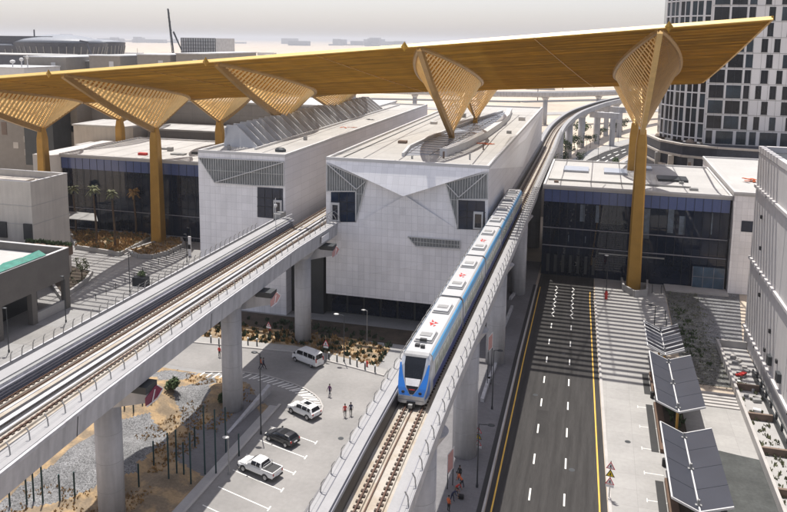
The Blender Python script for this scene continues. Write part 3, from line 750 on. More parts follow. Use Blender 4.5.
# second deck of the junction far behind, and portal frames beyond the station
vf = thing('railway_viaduct', (-30,420,0), 'far pale viaduct branch sweeping left behind the station towards the desert', 'viaduct')
lineF = [(-200,432),(-120,428),(-60,430),(-25,440),(0,462),(30,500),(70,548),(130,606),(220,690)]
frF = frames(lineF); g = MB(); sweep(g, frF, secU(3.2,3.2,2.4,2.4), 18.6); g.build('deck', M['concrete'], vf)
for s in range(20, 560, 38): p, d, n = at(frF, s); pier(p.x, p.y, 1.3, 15.6, vf)
for k, (a, b, zc_) in enumerate((((595,112),(616,113.5),15.),((604,106.5),(623,107.5),15.))):
    pa, pb = P(*a, zc_), P(*b, zc_)
    t = thing('portal_frame', (pa[0],pa[1],0), ('nearer' if k == 0 else 'farther')+' of two grey concrete portal frames beside the curving viaduct', 'portal frame')
    g = MB(); g.bar((pa[0]-2,pa[1],zc_-1.2),(pb[0]+1.5,pb[1],zc_-1.2),2.2,2.6); g.build('crossbeam', M['concrete'], t)
    for x, y in ((pa[0]+1.5,pa[1]),(pb[0]-1.2,pb[1])): MB().box(x-1.2,y-1.2,0,x+1.2,y+1.2,zc_-2.5).build('leg', M['concrete'], t)
# ---- left-hand viaduct
vl = thing('railway_viaduct', (-45.1,80,0), 'empty wide concrete viaduct in the left foreground on thick round piers', 'viaduct')
XC = -45.1
def widen(X, Y, u):
    if X > -40 or u <= 0: return 0.
    k = ((20,3.4),(38,2.1),(50,1.3),(69,.45),(96,-.25),(112,.1),(190,.1))
    for (a, b), (c, d) in zip(k[:-1], k[1:]):
        if a <= Y <= c: return (b+(d-b)*(Y-a)/(c-a))*u/5.4
    return 0.
YL = [20,32,38,44,50,56,62,69,78,88,96,104,112]
frL = frames([(XC,y) for y in YL])
g = MB(); sweep(g, frL, [(-5.3,0),(-2.45,0),(-2.45,-1.38),(4.1,-1.38),(4.1,0),(5.4,0),(5.4,-.30),(5.3,-.36),(5.15,-2.15),(4.1,-3.0),(-4.1,-3.0),(-5.1,-2.15),(-5.2,-.36),(-5.3,-.30)])
g.build('deck', M['concrete'], vl)
frL2 = frames([(XC,y) for y in YL]+[(XC,150),(XC,190)])
g = MB(); sweep(g, frL, [(-4.25,.004),(-2.85,.004),(-2.85,.16),(-4.25,.16)]); sweep(g, frL, [(4.08,.004),(5.2,.004),(5.2,.05),(4.08,.05)]); g.build('walkway_slab', M['concrete_deck'], vl)
g = MB(); sweep(g, frL2, [(-2.42,.01),(4.08,.01),(4.08,.03),(-2.42,.03)], ZF-1.38); g.build('track_bed', M['track_slab'], vl)
g = MB()
for u in (-1.85,2.05): sweep(g, frL2, [(u-.36,0),(u+.36,0),(u+.32,.16),(u-.32,.16)], ZF-1.35)
g.build('plinth', M['track_slab'], vl)
g1, g2 = MB(), MB(); rails(g1, g2, frL2, (-1.85,2.05), 165, zt=ZF-1.2)
for u in (-1.25,): sweep(g1, frL2, [(u-.05,.0),(u+.05,.0),(u+.05,.08),(u-.05,.08)], ZF-1.3)
g1.build('rail', M['rail'], vl); tag(g2.build('rail_fasteners', M['fastener'], vl), kind='stuff')
g = MB()
for u, w, z in ((-.25,.10,.42),(.62,.20,.26),(1.38,.10,.22)): sweep(g, frL2, [(u-w,z),(u+w,z),(u+w,z+.06),(u-w,z+.06)], ZF-1.38)
g.build('contact_rail_cover', M['concrete'], vl)
g = MB()
for u, w in ((.05,.10),(1.0,.16),(2.85,.16)): sweep(g, frL2, [(u-w,.03),(u+w,.03),(u+w,.12),(u-w,.12)], ZF-1.38)
g.build('cable_tray', M['cable'], vl)
g = MB()
for z in (-.30,-.62,-.92,-1.2): sweep(g, frL, [(-2.43,z),(-2.20,z),(-2.20,z+.07),(-2.43,z+.07)])
g.build('cable_tray', M['tray'], vl)
g = MB(); sweep(g, frL, [(-4.95,.004),(-4.35,.004),(-4.35,.10),(-4.95,.10)]); g.build('cable_duct', M['cable'], vl)
g = MB(); sweep(g, frL, [(-2.84,.004),(-2.46,.004),(-2.46,.04),(-2.84,.04)]); g.build('duct_cover', M['steel'], vl)
posts(frL, 8, 90, 2.05, 4.75, -.30, vl); posts(frL, 8, 84, 1.4, -5.2, .30, vl)
for x, y in ((-45.4,36.),(-44.6,58.9),(-43.3,82.),(-43.0,105.)): pier(x, y, 1.28, 15.1, vl)
for k, (px, py) in enumerate(((152,385),(274,296),(341,241))):   # cantilevered lookout arm with a maroon emblem panel
    q = P(px, py, 14.6); y0 = (57.2, 84.3, 107.)[k]
    g = MB()
    g.loft([[(-43.5,y0-1.0,12.6),(-43.5,y0+1.0,12.6),(-43.5,y0+1.0,15.),(-43.5,y0-1.,15.)], [(-38.5,y0-.8,13.9),(-38.5,y0+.8,13.9),(-38.5,y0+.8,14.7),(-38.5,y0-.8,14.7)]]); a = g.build('pier_arm', M['concrete'], vl)
    MB().box(-40.6,y0-.9,14.72,-38.46,y0+.9,15.4).build('arm_box', M['steel_dark'], a)
    g = MB(); g.extr([(-38.45,y0-1.1,13.75),(-38.45,y0+.7,13.75),(-38.2,y0+1.3,14.4),(-38.45,y0+.7,15.0),(-38.45,y0-1.1,14.5)], (.08,0,0)); e = g.build('emblem_panel', M['maroon'] if k < 1 else M['sign_pink'], a)
    h = MB(); h.bar((-38.3,y0-1.1,13.7),(-38.3,y0+.7,13.7),.07,.09); h.bar((-38.3,y0-.2,13.75),(-38.3,y0+.3,14.75),.07,.07); h.bar((-38.3,y0+.7,13.75),(-38.1,y0+1.3,14.4),.07,.09); h.bar((-38.3,y0+.7,15.0),(-38.1,y0+1.3,14.4),.07,.09); h.build('emblem_lines', M['sign_white'], e)
for y in (47.,70.2,93.4):                                # dark joints between deck segments
    g = MB(); g.loft([[(XC+u+widen(XC,y,u),yy,ZF+w) for u, w in [(5.41,-.31),(5.31,-.36),(5.16,-2.15),(4.11,-3.01),(4.0,-2.9),(5.0,-2.1),(5.2,-.36),(5.3,-.3)]] for yy in (y-.05,y+.05)]); g.build('deck_joint', M['kerb_dark'], vl)
# end-of-deck access hoops and sign plate
g = MB()
for y in (108.2,109.6,111.):
    pts = [(-39.8+1.15*(1-math.cos(PI*i/10))-1.5, y, ZF+.05+1.9*math.sin(PI*i/10)) for i in range(11)]; g.path(pts, .05, 5)
g.tube((-41.3,108,ZF+1),( -41.3,111.2,ZF+1),.03,4); g.tube((-40.1,108,ZF+1.9),(-40.1,111.2,ZF+1.9),.03,4)
g.build('access_hoops', M['steel'], vl)
MB().box(-39.69,104.5,16.2,-39.6,107.5,17.2).build('sign_plate', M['sign_white'], vl)
g = MB(); g.box(-50.2,110.2,ZF+.17,-49.,112.5,ZF+1.0); g.build('end_cabinet', M['steel'], vl)
g = MB(); g.tube((-47.9,106,ZF+.16),(-47.9,106,ZF+4.6),.06,6); g.ell((-47.9,106,ZF+3.4),(.28,.28,.3)); g.tube((-47.9,106,ZF+.9),(-46.6,109.5,ZF+1.4),.05,5)
tag(g.build('signal_mast', M['trim_white'], loc=(-47.9,106,ZF)), 'thin white signal mast with a round lamp before the left track portal', 'signal mast')
# ================================================================ THE TRAIN
tr = thing('metro_train', (-13.9,100,ZF-1.2), 'five-carriage blue and white metro train leaving the station along the viaduct', 'train')
TX, TB, TT, TW = -13.85, 16.95, 20.65, 1.36
def xsec(y, w=TW, top=TT, bot=TB, dx=0.):
    return [(TX+u*w+dx, y, bot+(top-bot)*v) for u, v in ((-.86,0),(-1,.12),(-1,.80),(-.93,.93),(-.74,1.),(.74,1.),(.93,.93),(1,.80),(1,.12),(.86,0))]
cuts = [(59.6,73.9),(74.5,89.7),(90.3,105.4),(106.0,121.2),(121.8,134.6)]
for k, (y0, y1) in enumerate(cuts):
    g = MB(); g.loft([xsec(y0), xsec(y1)]); n0 = len(g.f)
    c = g.build('carriage', M['train_white'], tr)
    off = .006
    g = MB()                                            # coloured bands along both flanks
    def band(u0, u1, v0, v1, mname, nm):
        b = MB(); h = TT-TB
        for s in (-1, 1):
            b.add([(TX+s*(TW*u0+off),y0+.05,TB+h*v0),(TX+s*(TW*u0+off),y1-.05,TB+h*v0),(TX+s*(TW*u1+off),y1-.05,TB+h*v1+(.004 if v1>.9 else 0)),(TX+s*(TW*u1+off),y0+.05,TB+h*v1+(.004 if v1>.9 else 0))], [(0,1,2,3)])
        return b.build(nm, M[mname], c)
    band(1,1,.12,.33,'train_navy','blue_skirt'); band(.86,1,.0,.115,'train_silver','sill')
    band(1,1,.335,.40,'train_silver','waist_band'); band(1,.93,.80,.93,'train_cyan' if k != 1 else 'train_cyan','blue_band')
    band(.93,.86,.93,.967,'train_cyan' if k in (0,1,2,3,4) else 'train_white','roof_edge')
    L = y1-y0; nd = 3
    for s in (-1, 1):
        y = y0+.9; j = 0
        while y+1.3 < y1-.4:
            door = j % 3 == 1; w_ = 1.45 if door else 1.25
            b = MB(); z0_, z1_ = (TB+1.26, TB+2.78) if door else (TB+1.45, TB+2.65)
            b.box(TX+s*TW, y, z0_, TX+s*(TW+.025), y+w_, z1_)
            o = b.build('door' if door else 'window', M['train_white'] if door else M['train_window'], c)
            if door:
                b = MB(); b.box(TX+s*(TW+.027), y+.1, z0_+.2, TX+s*(TW+.04), y+w_/2-.06, z1_-.12); b.box(TX+s*(TW+.027), y+w_/2+.06, z0_+.2, TX+s*(TW+.04), y+w_-.1, z1_-.12); b.build('door_window', M['train_window'], o)
            y += w_+.28; j += 1
    for yy in (y0+L*.22, y0+L*.74):                      # roof air units with dark surround
        MB().box(TX-.82,yy-1.25,TT+.004,TX+.82,yy+1.25,TT+.12).build('roof_unit_frame', M['train_grey'], c)
        o = MB().box(TX-.74,yy-1.05,TT+.125,TX+.74,yy+1.15,TT+.30).build('roof_unit', M['train_white'], c, bevel=.05)
        MB().box(TX-.5,yy-.4,TT+.305,TX+.5,yy+.4,TT+.36).build('fan_grille', M['steel'], o)
    yy = y0+L*.47                                        # red emblem on the roof
    g = MB(); z = TT+.02
    for a, b_, c_ in (((-.1,-.7),(.15,-.1),(-.35,.15)),((.15,-.1),(.5,.1),(.1,.4)),((-.2,.3),(.05,.3),(-.25,.9)),((.2,-.8),(.4,-.5),(.15,-.45))):
        g.extr([(TX+a[0]-.15,yy+a[1],z),(TX+b_[0]-.15,yy+b_[1],z),(TX+c_[0]-.15,yy+c_[1],z)], (0,0,.01))
    if k < 3: g.build('roof_emblem', M['red'], c)
    if k == 0:
        for b_ in ((TX-.3,y0+1.9,TX+.3,y0+2.2,.35),(TX-.5,y0+.9,TX-.1,y0+1.3,.2),(TX+.05,y0+.7,TX+.4,y0+1.,.25)): MB().box(b_[0],b_[1],TT,b_[2],b_[3],TT+b_[4]).build('aerial', M['plastic'], c)
for (a, b), (a2, b2) in zip(cuts[:-1], cuts[1:]):
    MB().loft([xsec(b-.02,TW*.93,TT-.10,TB+.1), xsec(a2+.02,TW*.93,TT-.10,TB+.1)]).build('gangway', M['plastic'], tr)
# sloping cab nose
def nose(y, tp, w, wb, bot): return [(TX+u*w*(wb+(1-wb)*min(1,v*1.6)), y+max(0,.5-v)*0, bot+(tp-bot)*v) for u, v in ((-.80,0),(-1,.16),(-1,.62),(-.93,.88),(-.70,1.),(.70,1.),(.93,.88),(1,.62),(1,.16),(.80,0))]
def cab(ys, parent, flip=1):
    yb = ys
    prof = [(0.,TT,1.0,TB),(.5*flip,TT-.10,.995,TB),(1.05*flip,TT-.75,.98,TB-.02),(1.55*flip,TT-1.75,.95,TB-.05),(1.95*flip,TT-2.45,.91,TB-.08),(2.2*flip,TT-3.05,.84,TB)]
    g = MB(); g.loft([[(TX+u*TW*s, yb-d, bot+(tp-bot)*v) for u, v in ((-.84,0),(-1,.14),(-1,.70),(-.93,.90),(-.72,1.),(.72,1.),(.93,.90),(1,.70),(1,.14),(.84,0))] for d, tp, s, bot in prof])
    n = g.build('cab', M['train_silver'], parent)
    e = .02
    def fr(u, i, t=0.):                                  # point on the sloping front between profile rings
        d0, t0, s0, _ = prof[i]; d1, t1, s1, _ = prof[min(5, i+1)]
        return (TX+u*TW*(s0+(s1-s0)*t), yb-(d0+(d1-d0)*t)-e*flip, t0+(t1-t0)*t+e*1.5)
    w = MB()
    left = [fr(-.66,1,.25), fr(-.66,2), fr(-.58,3), fr(-.38,4), fr(-.12,4,.8)]; right = [fr(.66,1,.25), fr(.66,2), fr(.58,3), fr(.38,4), fr(.12,4,.8)]
    for i in range(4): w.add([left[i], left[i+1], right[i+1], right[i]], [(0,1,2,3)])
    ws = w.build('windscreen', M['car_glass'], n)
    w = MB(); hh = .012*flip
    a, b = fr(-.52,3,.05), fr(.52,3,.05); c_, d_ = fr(.44,3,.8), fr(-.44,3,.8)
    w.add([(p[0],p[1]-.03*flip,p[2]+.02) for p in (a,b,c_,d_)], [(0,1,2,3)]); w.build('destination_display', M['sign_white'], ws)
    w = MB()
    w.add([fr(-.76,0,.1),fr(.76,0,.1),fr(.80,1,0),fr(-.80,1,0)], [(0,1,2,3)]); w.add([fr(-.80,1,0),fr(.80,1,0),fr(.72,1,.24),fr(-.72,1,.24)], [(0,1,2,3)]); w.build('brow', M['train_grey'], n)
    w = MB(); w.add([fr(-.22,4,.15),fr(.22,4,.15),fr(.20,4,.28),fr(-.20,4,.28)], [(0,1,2,3)]); w.build('number_strip', M['red'], ws).location = (0,-.02*flip,.02)
    for s in (-1, 1):
        b = MB()
        A = [fr(s*.88,1,.9), fr(s*.76,2,.6), fr(s*.66,3), fr(s*.45,4), fr(s*.13,4,.85), fr(s*.0,4,.97)]; Bb = [fr(s*.97,1,.9), fr(s*.985,2,.6), fr(s*.99,3), fr(s*.98,4), fr(s*.93,4,.85), fr(s*.90,4,.97)]
        for i in range(5): b.add([A[i],A[i+1],Bb[i+1],Bb[i]], [(0,1,2,3)])
        b.build('blue_cheek', M['train_blue'], n)
        b = MB()                                         # flank panels of the nose
        for (d0,t0,s0,_),(d1,t1,s1,_) in zip(prof[2:-1], prof[3:]):
            x0, x1 = TX+s*(TW*s0+.012), TX+s*(TW*s1+.012)
            b.add([(x0,yb-d0,TB+.5),(x1,yb-d1,TB+.5),(x1,yb-d1,TB+(t1-TB)*.70),(x0,yb-d0,TB+(t0-TB)*.70)], [(0,1,2,3)])
        b.build('blue_flank', M['train_blue'], n)
        f5 = fr(s*.62,4,.55); MB().ell((f5[0],f5[1]-.02*flip,f5[2]), (.15,.06,.13)).build('headlight', M['plastic'] if flip>0 else M['lamp_red'], n, smooth=True)
    y = yb-2.2*flip
    MB().add([(TX-TW*.80,y-.012*flip,TB+.28),(TX+TW*.80,y-.012*flip,TB+.28),(TX+TW*.78,y-.012*flip,TB+.34),(TX-TW*.78,y-.012*flip,TB+.34)], [(0,1,2,3)]).build('apron_strip', M['train_grey'], n)
    MB().box(TX-.36,y-.12*flip,TB-.35,TX+.36,y+.3*flip,TB+.2).build('coupler_pocket', M['plastic'], n)
    MB().box(TX-.17,y-.42*flip,TB-.22,TX+.17,y-.12*flip,TB+.08).build('coupler', M['steel'], n)
    return n
cab(59.6, tr, 1); cab(134.6, tr, -1)
g = MB()
for y in [63+2.3*i for i in range(31)]: 
    for s in (-.72,.72): g.tube((TX+s-.07,y,TB-.08),(TX+s+.07,y,TB-.08),.42,10)
g.box(TX-1.1,60.5,TB-.2,TX+1.1,134,TB-.02)
g.build('running_gear', M['plastic'], tr)
# ================================================================ TOWER AND OTHER BUILDINGS
tw = thing('office_tower', (45,216,0), 'tall white and black checkered tower rising behind the canopy at right', 'tower')
TY = 214.; TX0, TX1 = 27.6, 78.; FH = 4.05; Z0 = 20.55
MB().box(TX0,TY,20.,TX1,TY+32,72.).build('wall', M['tower_white'], tw)
cnt = 0
pat = {}
ext = MB()
for f_ in range(11):
    z = Z0+f_*FH; x = TX0+.5; k = 0
    while x < TX1-2:
        wide = k < 2
        w = 3.6 if wide else R.choice([1.5,1.5,1.7,1.4]); gap = .6 if wide else R.choice([1.5,2.4,2.0,3.2])
        if f_ == 0: w, gap = R.choice([(4.2,.8),(1.6,.9),(2.4,.8)])
        if x+w < TX1-.6:
            m_ = M['tower_glass2'] if R.random() < .3 else M['tower_glass']
            h0, h1 = z+.35, z+FH-.35
            b = MB() if cnt < 99 and x < 62 else ext
            b.box(x,TY-.05,h0,x+w,TY-.004,h1)
            if b is not ext:
                o = b.build('window', m_, tw); cnt += 1
                fm = MB(); fm.box(x-.08,TY-.12,h0-.1,x+w+.08,TY-.005,h0-.005); fm.box(x+w*.5-.03,TY-.1,h0,x+w*.5+.03,TY-.051,h1)
                fm.build('window_frame', M['mullion'], o)
        x += w+gap; k += 1
tag(ext.build('windows', M['tower_glass'], tw), kind='stuff')
g = MB()
for f_ in range(12): g.box(TX0,TY-.06,Z0+f_*FH-.06,TX1,TY-.002,Z0+f_*FH+.06)
x = TX0
while x < TX1: g.box(x-.03,TY-.03,Z0,x+.03,TY-.002,70); x += 2.1
g.build('panel_joints', M['steel'], tw)
# glazed rounded corner
cx, cy, rr = 29.5, TY+10.5, 12.0
def arcp(a, r):
    t = (a-math.radians(180))/math.radians(78); o = r-rr; b = 1.9*math.sin(PI*t)
    return (17.4+(TX0-.1-17.4)*t-.55*(b+o), TY+11-(10.9)*t-.83*(b+o))
g = MB(); A0, A1, N = math.radians(180), math.radians(258), 12
N = 8
ring = [arcp(A0+(A1-A0)*i/N, rr) for i in range(N+1)]
foot = ring+[(TX0-.02,TY+.3),(TX0-.02,TY+22),(17.4,TY+22)]
g.prism(foot, 21., 72.); cw = g.build('glazed_corner', M['tower_glass'], tw)
g = MB()
for f_ in range(12):
    z = 22.0+f_*FH
    for i in range(N):
        a, b = arcp(A0+(A1-A0)*i/N, rr+.1), arcp(A0+(A1-A0)*(i+1)/N, rr+.1); g.bar((a[0],a[1],z), (b[0],b[1],z), .3, .34)
for i in range(0, N+1): a = arcp(A0+(A1-A0)*i/N, rr+.12); g.box(a[0]-(.3 if i%2 else .12),a[1]-.15,21,a[0]+(.3 if i%2 else .12),a[1]+.15,72)
g.build('curtain_grid', M['tower_white'], cw)
g = MB()
for f_ in range(12):
    for i in range(N):
        if R.random() < .35:
            a, b = arcp(A0+(A1-A0)*(i+.12)/N, rr+.03), arcp(A0+(A1-A0)*(i+.88)/N, rr+.03); z = 22.2+f_*FH
            MB().add([(a[0],a[1],z),(b[0],b[1],z),(b[0],b[1],z+FH-.5),(a[0],a[1],z+FH-.5)], [(0,1,2,3)]).build('glass_pane', M['tower_glass2'], cw)
# podium below with terraces, pods and ramps
pd = thing('podium_building', (35,212,0), 'low curved dark podium with pale terrace slabs at the foot of the tower', 'podium building')
def slab(g, L, w, z0, z1):
    for a, b in zip(L[:-1], L[1:]): g.bar((a[0],a[1],(z0+z1)/2), (b[0],b[1],(z0+z1)/2), w, z1-z0)
base = [(14.,229),(17,216.),(22,209),(30,205.5),(42,203.5),(80,203)]
MB().prism(base+[(80,213.9),(TX0,213.9),(16.8,222),(15.5,229)], 0, 20.5).build('wall', M['far_dark'], pd)
for z, w in ((11.2,1.4),(14.4,1.0),(17.6,1.2),(20.6,1.0),(7.,1.4)):
    g = MB(); slab(g, [(x,y-.6) for x,y in base], w, z, z+.5); g.build('terrace_slab', M['beige_wall'], pd)
for i, (x, y) in enumerate([(16.5,216),(19.5,211.2),(24.,207.3),(30,204.6),(38,203.),(46,202.3)]):
    MB().box(x-.7,y-.7,0,x+.7,y+.7,17.5).build('column', M['beige_wall'] if i % 2 else M['steel'], pd)
g = MB()
for i in range(26): x = 23+i*1.1; g.box(x,203.2,R.choice([8,12,15]),x+.7,203.4,R.choice([10.5,13.6,17]))
g.build('terrace_screens', M['brown_wall'], pd)
for i, (px, py) in enumerate(((660,137),(678,139),(691,143))):
    q = P(px, py, 20.4)
    g = MB(); c = (q[0], q[1], q[2]); g.ell(c, (1.5,1.5,1.5), 10, 7)
    tag(g.build('shell_pod', M['shell'], loc=c, smooth=False), ('leftmost','middle','rightmost')[i]+' of the three brown shell-shaped pods on the podium terrace', 'shell pod')
g = MB(); q = P(723,146,17.5); g.tube(q,(q[0],q[1],q[2]+3.),.9,10,.7); tag(g.build('roof_vent', M['steel'], loc=q), 'pale cylindrical vent standing on the podium terrace', 'vent')
# ---- near right building with panelled wall
nb = thing('panelled_building', (40,90,0), 'large white panelled building filling the right edge with long horizontal ledges', 'building')
BX = 24.3
MB().box(BX,20,0,75,125.3,30.6).build('wall', M['white_wall'], nb)
MB().box(BX+.8,20,30.0,75,124.5,30.7).build('roof', M['steel_dark'], nb)
g = MB(); g.frame(BX-.1,20,75,125.4,.8,30.71,31.6); g.build('parapet', M['white_wall'], nb)
for z in (25.2,13.8,2.6):
    g = MB(); g.box(BX-.34,20,z,BX-.001,125.3,z+.42); l = g.build('ledge', M['white_wall'], nb)
    g = MB()
    for y in range(32, 124, 21): g.ell((BX-.38,y,z+.2),(.08,.14,.14),6,4)
    g.build('ledge_fitting', M['plastic'], l)
g = MB(); y = 22.
while y < 125: g.box(BX-.03,y-.04,.1,BX-.002,y+.04,30.5); y += 6.4
g.build('wall_joint', M['far_roof'], nb)
g = MB()
for y, z in ((119,21.5),(116,10.5),(108,8.),(103,5.8),(98,19),(93,9.4),(110,4.5),(96,5.),(118,17)): g.box(BX-.25,y,z,BX-.003,y+.5,z+.5)
g.build('wall_fitting', M['plastic'], nb)
for y in (100.5,106.,92.,86.): 
    MB().box(BX-.5,y,4.2,BX-.002,y+1.2,5.4).build('wall_unit', M['steel_dark'], nb)
# garden wall, trench with rubble and steps between ledge and wall
gw = MB(); gw.box(19.8,35,0,20.15,122.3,1.1); gw.box(20.16,122.0,0,24.2,122.3,1.1)
tag(gw.build('garden_wall', M['kerb'], loc=(20,80,0)), 'long low white wall running beside the narrow planted strip at right', 'low wall')
MB().poly([(20.15,35,.03),(24.2,35,.03),(24.2,122,.03),(20.15,122,.03)]); sheet('planted_strip', [(20.15,35),(24.2,35),(24.2,122),(20.15,122)], M['planter'], .02)
w2 = MB(); w2.box(23.2,35,0,23.4,112,1.0)
for y in range(40, 112, 3): w2.box(23.15,y,1.0,23.45,y+.1,1.9)
w2.box(23.22,35,1.85,23.38,112,1.95)
tag(w2.build('handrail_wall', M['steel_dark'], loc=(23.3,70,0)), 'dark handrail running along the foot of the white panelled wall', 'handrail')
for i in range(6):
    y = 64+8.5*i; MB().box(20.2,y,.03,23.15,y+.35,.9) and tag(MB().box(20.2,y,.03,23.15,y+.35,.9).build('cross_wall', M['brown_wall'], loc=(21.6,y,0)), 'short brown cross wall dividing the narrow strip beside the white building', 'low wall', 'cross walls in the narrow strip')
for i in range(16):
    y = R.uniform(98,120); x = R.uniform(20.7,22.9); s = R.uniform(.3,.8)
    tag(MB().cbox((x,y,.03+s*.3),(s*1.4,s,s*.6),R.uniform(0,3)).build('rubble_block', M[R.choice(['trim_white','kerb','steel'])], loc=(x,y,.03), bevel=.05), 'pale builder\'s block lying in the narrow strip beside the white building', 'block', 'pale blocks lying in the narrow strip')
g = MB()
for i in range(5): g.cbox((21.4+i*.15,111.3+R.uniform(-.3,.3),.25+i*.08),(1.0,.4,.18),R.uniform(.3,1.6))
tag(g.build('tarpaulin', M['red'], loc=(21.6,111.3,.03)), 'crumpled red tarpaulin lying in the narrow strip beside the white wall', 'tarpaulin')
# ================================================================ LEFT BUILDINGS
gb = thing('gallery_building', (-94,90,0), 'dark grey low building with deep openings and a white roof terrace at left', 'building')
GX = -87.6; GZ = 9.3
g = MB(); g.box(-130,60,GZ-1.2,GX-.5,107.0,GZ); g.build('roof', M['roof_white'], gb)
g = MB(); g.frame(-131,59.5,GX,107.3,.5,5.4,GZ+1.35); g.build('parapet', M['taupe_wall'], gb)
g = MB(); g.frame(-131.02,59.48,GX+.02,107.32,.54,GZ+1.352,GZ+1.45); g.build('coping', M['trim_white'], gb)
for y in (62.,78.,90.6,98.0,106.0): MB().box(GX-1.0,y,0,GX-.02,y+1.1,5.39).build('pillar', M['taupe_wall'], gb)
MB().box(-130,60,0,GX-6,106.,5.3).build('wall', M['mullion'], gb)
g = MB(); g.box(GX-5.9,92,.2,GX-5.8,97.5,4.6); g.build('shopfront', M['glass_dark'], gb)
MB().box(GX-.9,99.2,.0,GX-.3,105.9,1.6).build('low_wall', M['planter'], gb)
nt = MB(); ys = [60+2*i for i in range(22)]
vs = []; 
for i, y in enumerate(ys): vs += [(GX-2.9+R.uniform(-.5,.4),y,GZ+1.3+R.uniform(0,.35)),(GX-1.6,y,GZ+2.0+R.uniform(-.3,.3)),(GX-.10,y,GZ+1.55+R.uniform(-.02,.15))]
nt.add(vs, [(i*3+j,i*3+j+1,(i+1)*3+j+1,(i+1)*3+j) for i in range(len(ys)-1) for j in range(2)])
tag(nt.build('safety_net', M['net_green'], loc=(GX-1,80,GZ)), 'crumpled green netting draped inside the terrace parapet at far left', 'netting')
bb = thing('concrete_block_building', (-104,114,9), 'plain beige concrete block rising from the white terrace at far left', 'building')
BXr = -99.5
MB().box(-128,112.6,GZ-9,BXr,122.5,19.3).build('wall', M['beige_wall'], bb)
g = MB(); g.frame(-128.02,112.58,BXr+.02,122.52,.4,19.302,20.5); g.build('parapet', M['beige_wall'], bb)
g = MB(); g.frame(-128.06,112.54,BXr+.06,122.56,.5,20.502,20.62); g.build('coping', M['trim_white'], bb)
MB().box(-120,114.5,19.32,-104,119,19.9).build('roof_slab', M['beige_wall'], bb)
g = MB()
for z in (12.5,16.): g.box(-128,112.54,z-.04,BXr+.03,112.59,z+.04); g.box(BXr+.001,112.6,z-.04,BXr+.03,122.5,z+.04)
for x in (-118,-109): g.box(x-.04,112.54,9,x+.04,112.59,19.2)
g.build('wall_joint', M['planter'], bb)
for px in (1, 26):
    q = FY(px, 240, 112.5); MB().box(q[0]-.3,112.3,GZ+.4,q[0]+1.5,112.57,GZ+3.4).build('doorway', M['plastic'], bb)
# terrace planter with green shrubs
tp = thing('roof_planter', (-94,109.5,GZ), 'brown planter of green shrubs on the white terrace below the beige block', 'planter')
MB().box(-97.6,107.9,GZ-.5,-88.6,109.6,GZ+1.2).build('planter_box', M['brick_brown'], tp)
def tuft(g, c, s, n, h, blades=True):
    for i in range(n):
        a = R.uniform(0, 2*PI); r = R.uniform(0, s); x, y = c[0]+r*math.cos(a), c[1]+r*math.sin(a)
        d = Vector((R.uniform(-.6,.6), R.uniform(-.6,.6), 1)).normalized()*h*R.uniform(.5,1.1); w = h*.16
        b = R.uniform(0, PI); sx, sy = w*math.cos(b), w*math.sin(b)
        g.add([(x-sx,y-sy,c[2]),(x+sx,y+sy,c[2]),(x+sx*1.4+d.x*.5,y+sy*1.4+d.y*.5,c[2]+d.z*.6),(x+d.x,y+d.y,c[2]+d.z),(x-sx*1.2+d.x*.4,y-sy*1.2+d.y*.4,c[2]+d.z*.5)], [(0,1,2,3,4)])
g = MB()
for i in range(18): tuft(g, (-97.2+i*.5, 108.8+R.uniform(-.4,.4), GZ+1.1), .45, 16, .9)
g.build('shrubs', M['leaf'], tp)
# ================================================================ MIDDLE DISTANCE, LEFT
def simple(name, x0, y0, x1, y1, h, m, label, cat='building', wins=None, roof='far_roof'):
    t = thing(name, ((x0+x1)/2,y0,0), label, cat)
    MB().box(x0,y0,0,x1,y1,h).build('wall', M[m], t)
    g = MB(); g.box(x0-.3,y0-.3,h,x1+.3,y1+.3,h+.5); g.build('roof', M[roof], t)
    if wins:
        for x, z, w, hh, mm in wins: MB().box(x,y0-.06,z,x+w,y0-.005,z+hh).build('window', M[mm], t)
    return t
simple('grey_hall', -160, 205, -62, 230, 27.6, 'wall_grey', 'long mid-grey windowless hall behind the left glass concourse', roof='far_roof', wins=None)
simple('low_annex', -148, 186, -128, 200, 21.2, 'beige_wall', 'pale boxy annex with a thin flat roof behind the left gold column', roof='roof_white')
simple('low_hall', -126, 190, -66, 203, 20.5, 'wall_grey', 'low grey hall with a bright flat roof just behind the glass concourse', roof='roof_white')
tb = thing('patchwork_building', (-176,200,0), 'taupe building with scattered white and brown panels at the far left', 'building')
MB().box(-215,198,0,-156,220,27.).build('wall', M['wall_taupe_far'], tb)
for i in range(26):
    x = -212+R.randrange(26)*2.1; z = 5+R.randrange(10)*2.1
    MB().box(x,197.9,z,x+2.,197.99,z+2.).build('panel', M[R.choice(['trim_white','brown_wall','beige_wall','beige_wall'])], tb)
q = [FY(23,105,190), FY(55,160,190)]
MB().box(q[0][0],189.8,q[1][2]-2,q[1][0],197.8,q[0][2]).build('stair_tower', M['steel_dark'], tb)
simple('white_kiosk', -141, 178, -122, 184, 16.5, 'beige_wall', 'small pale concrete kiosk left of the glass concourse', roof='roof_white')
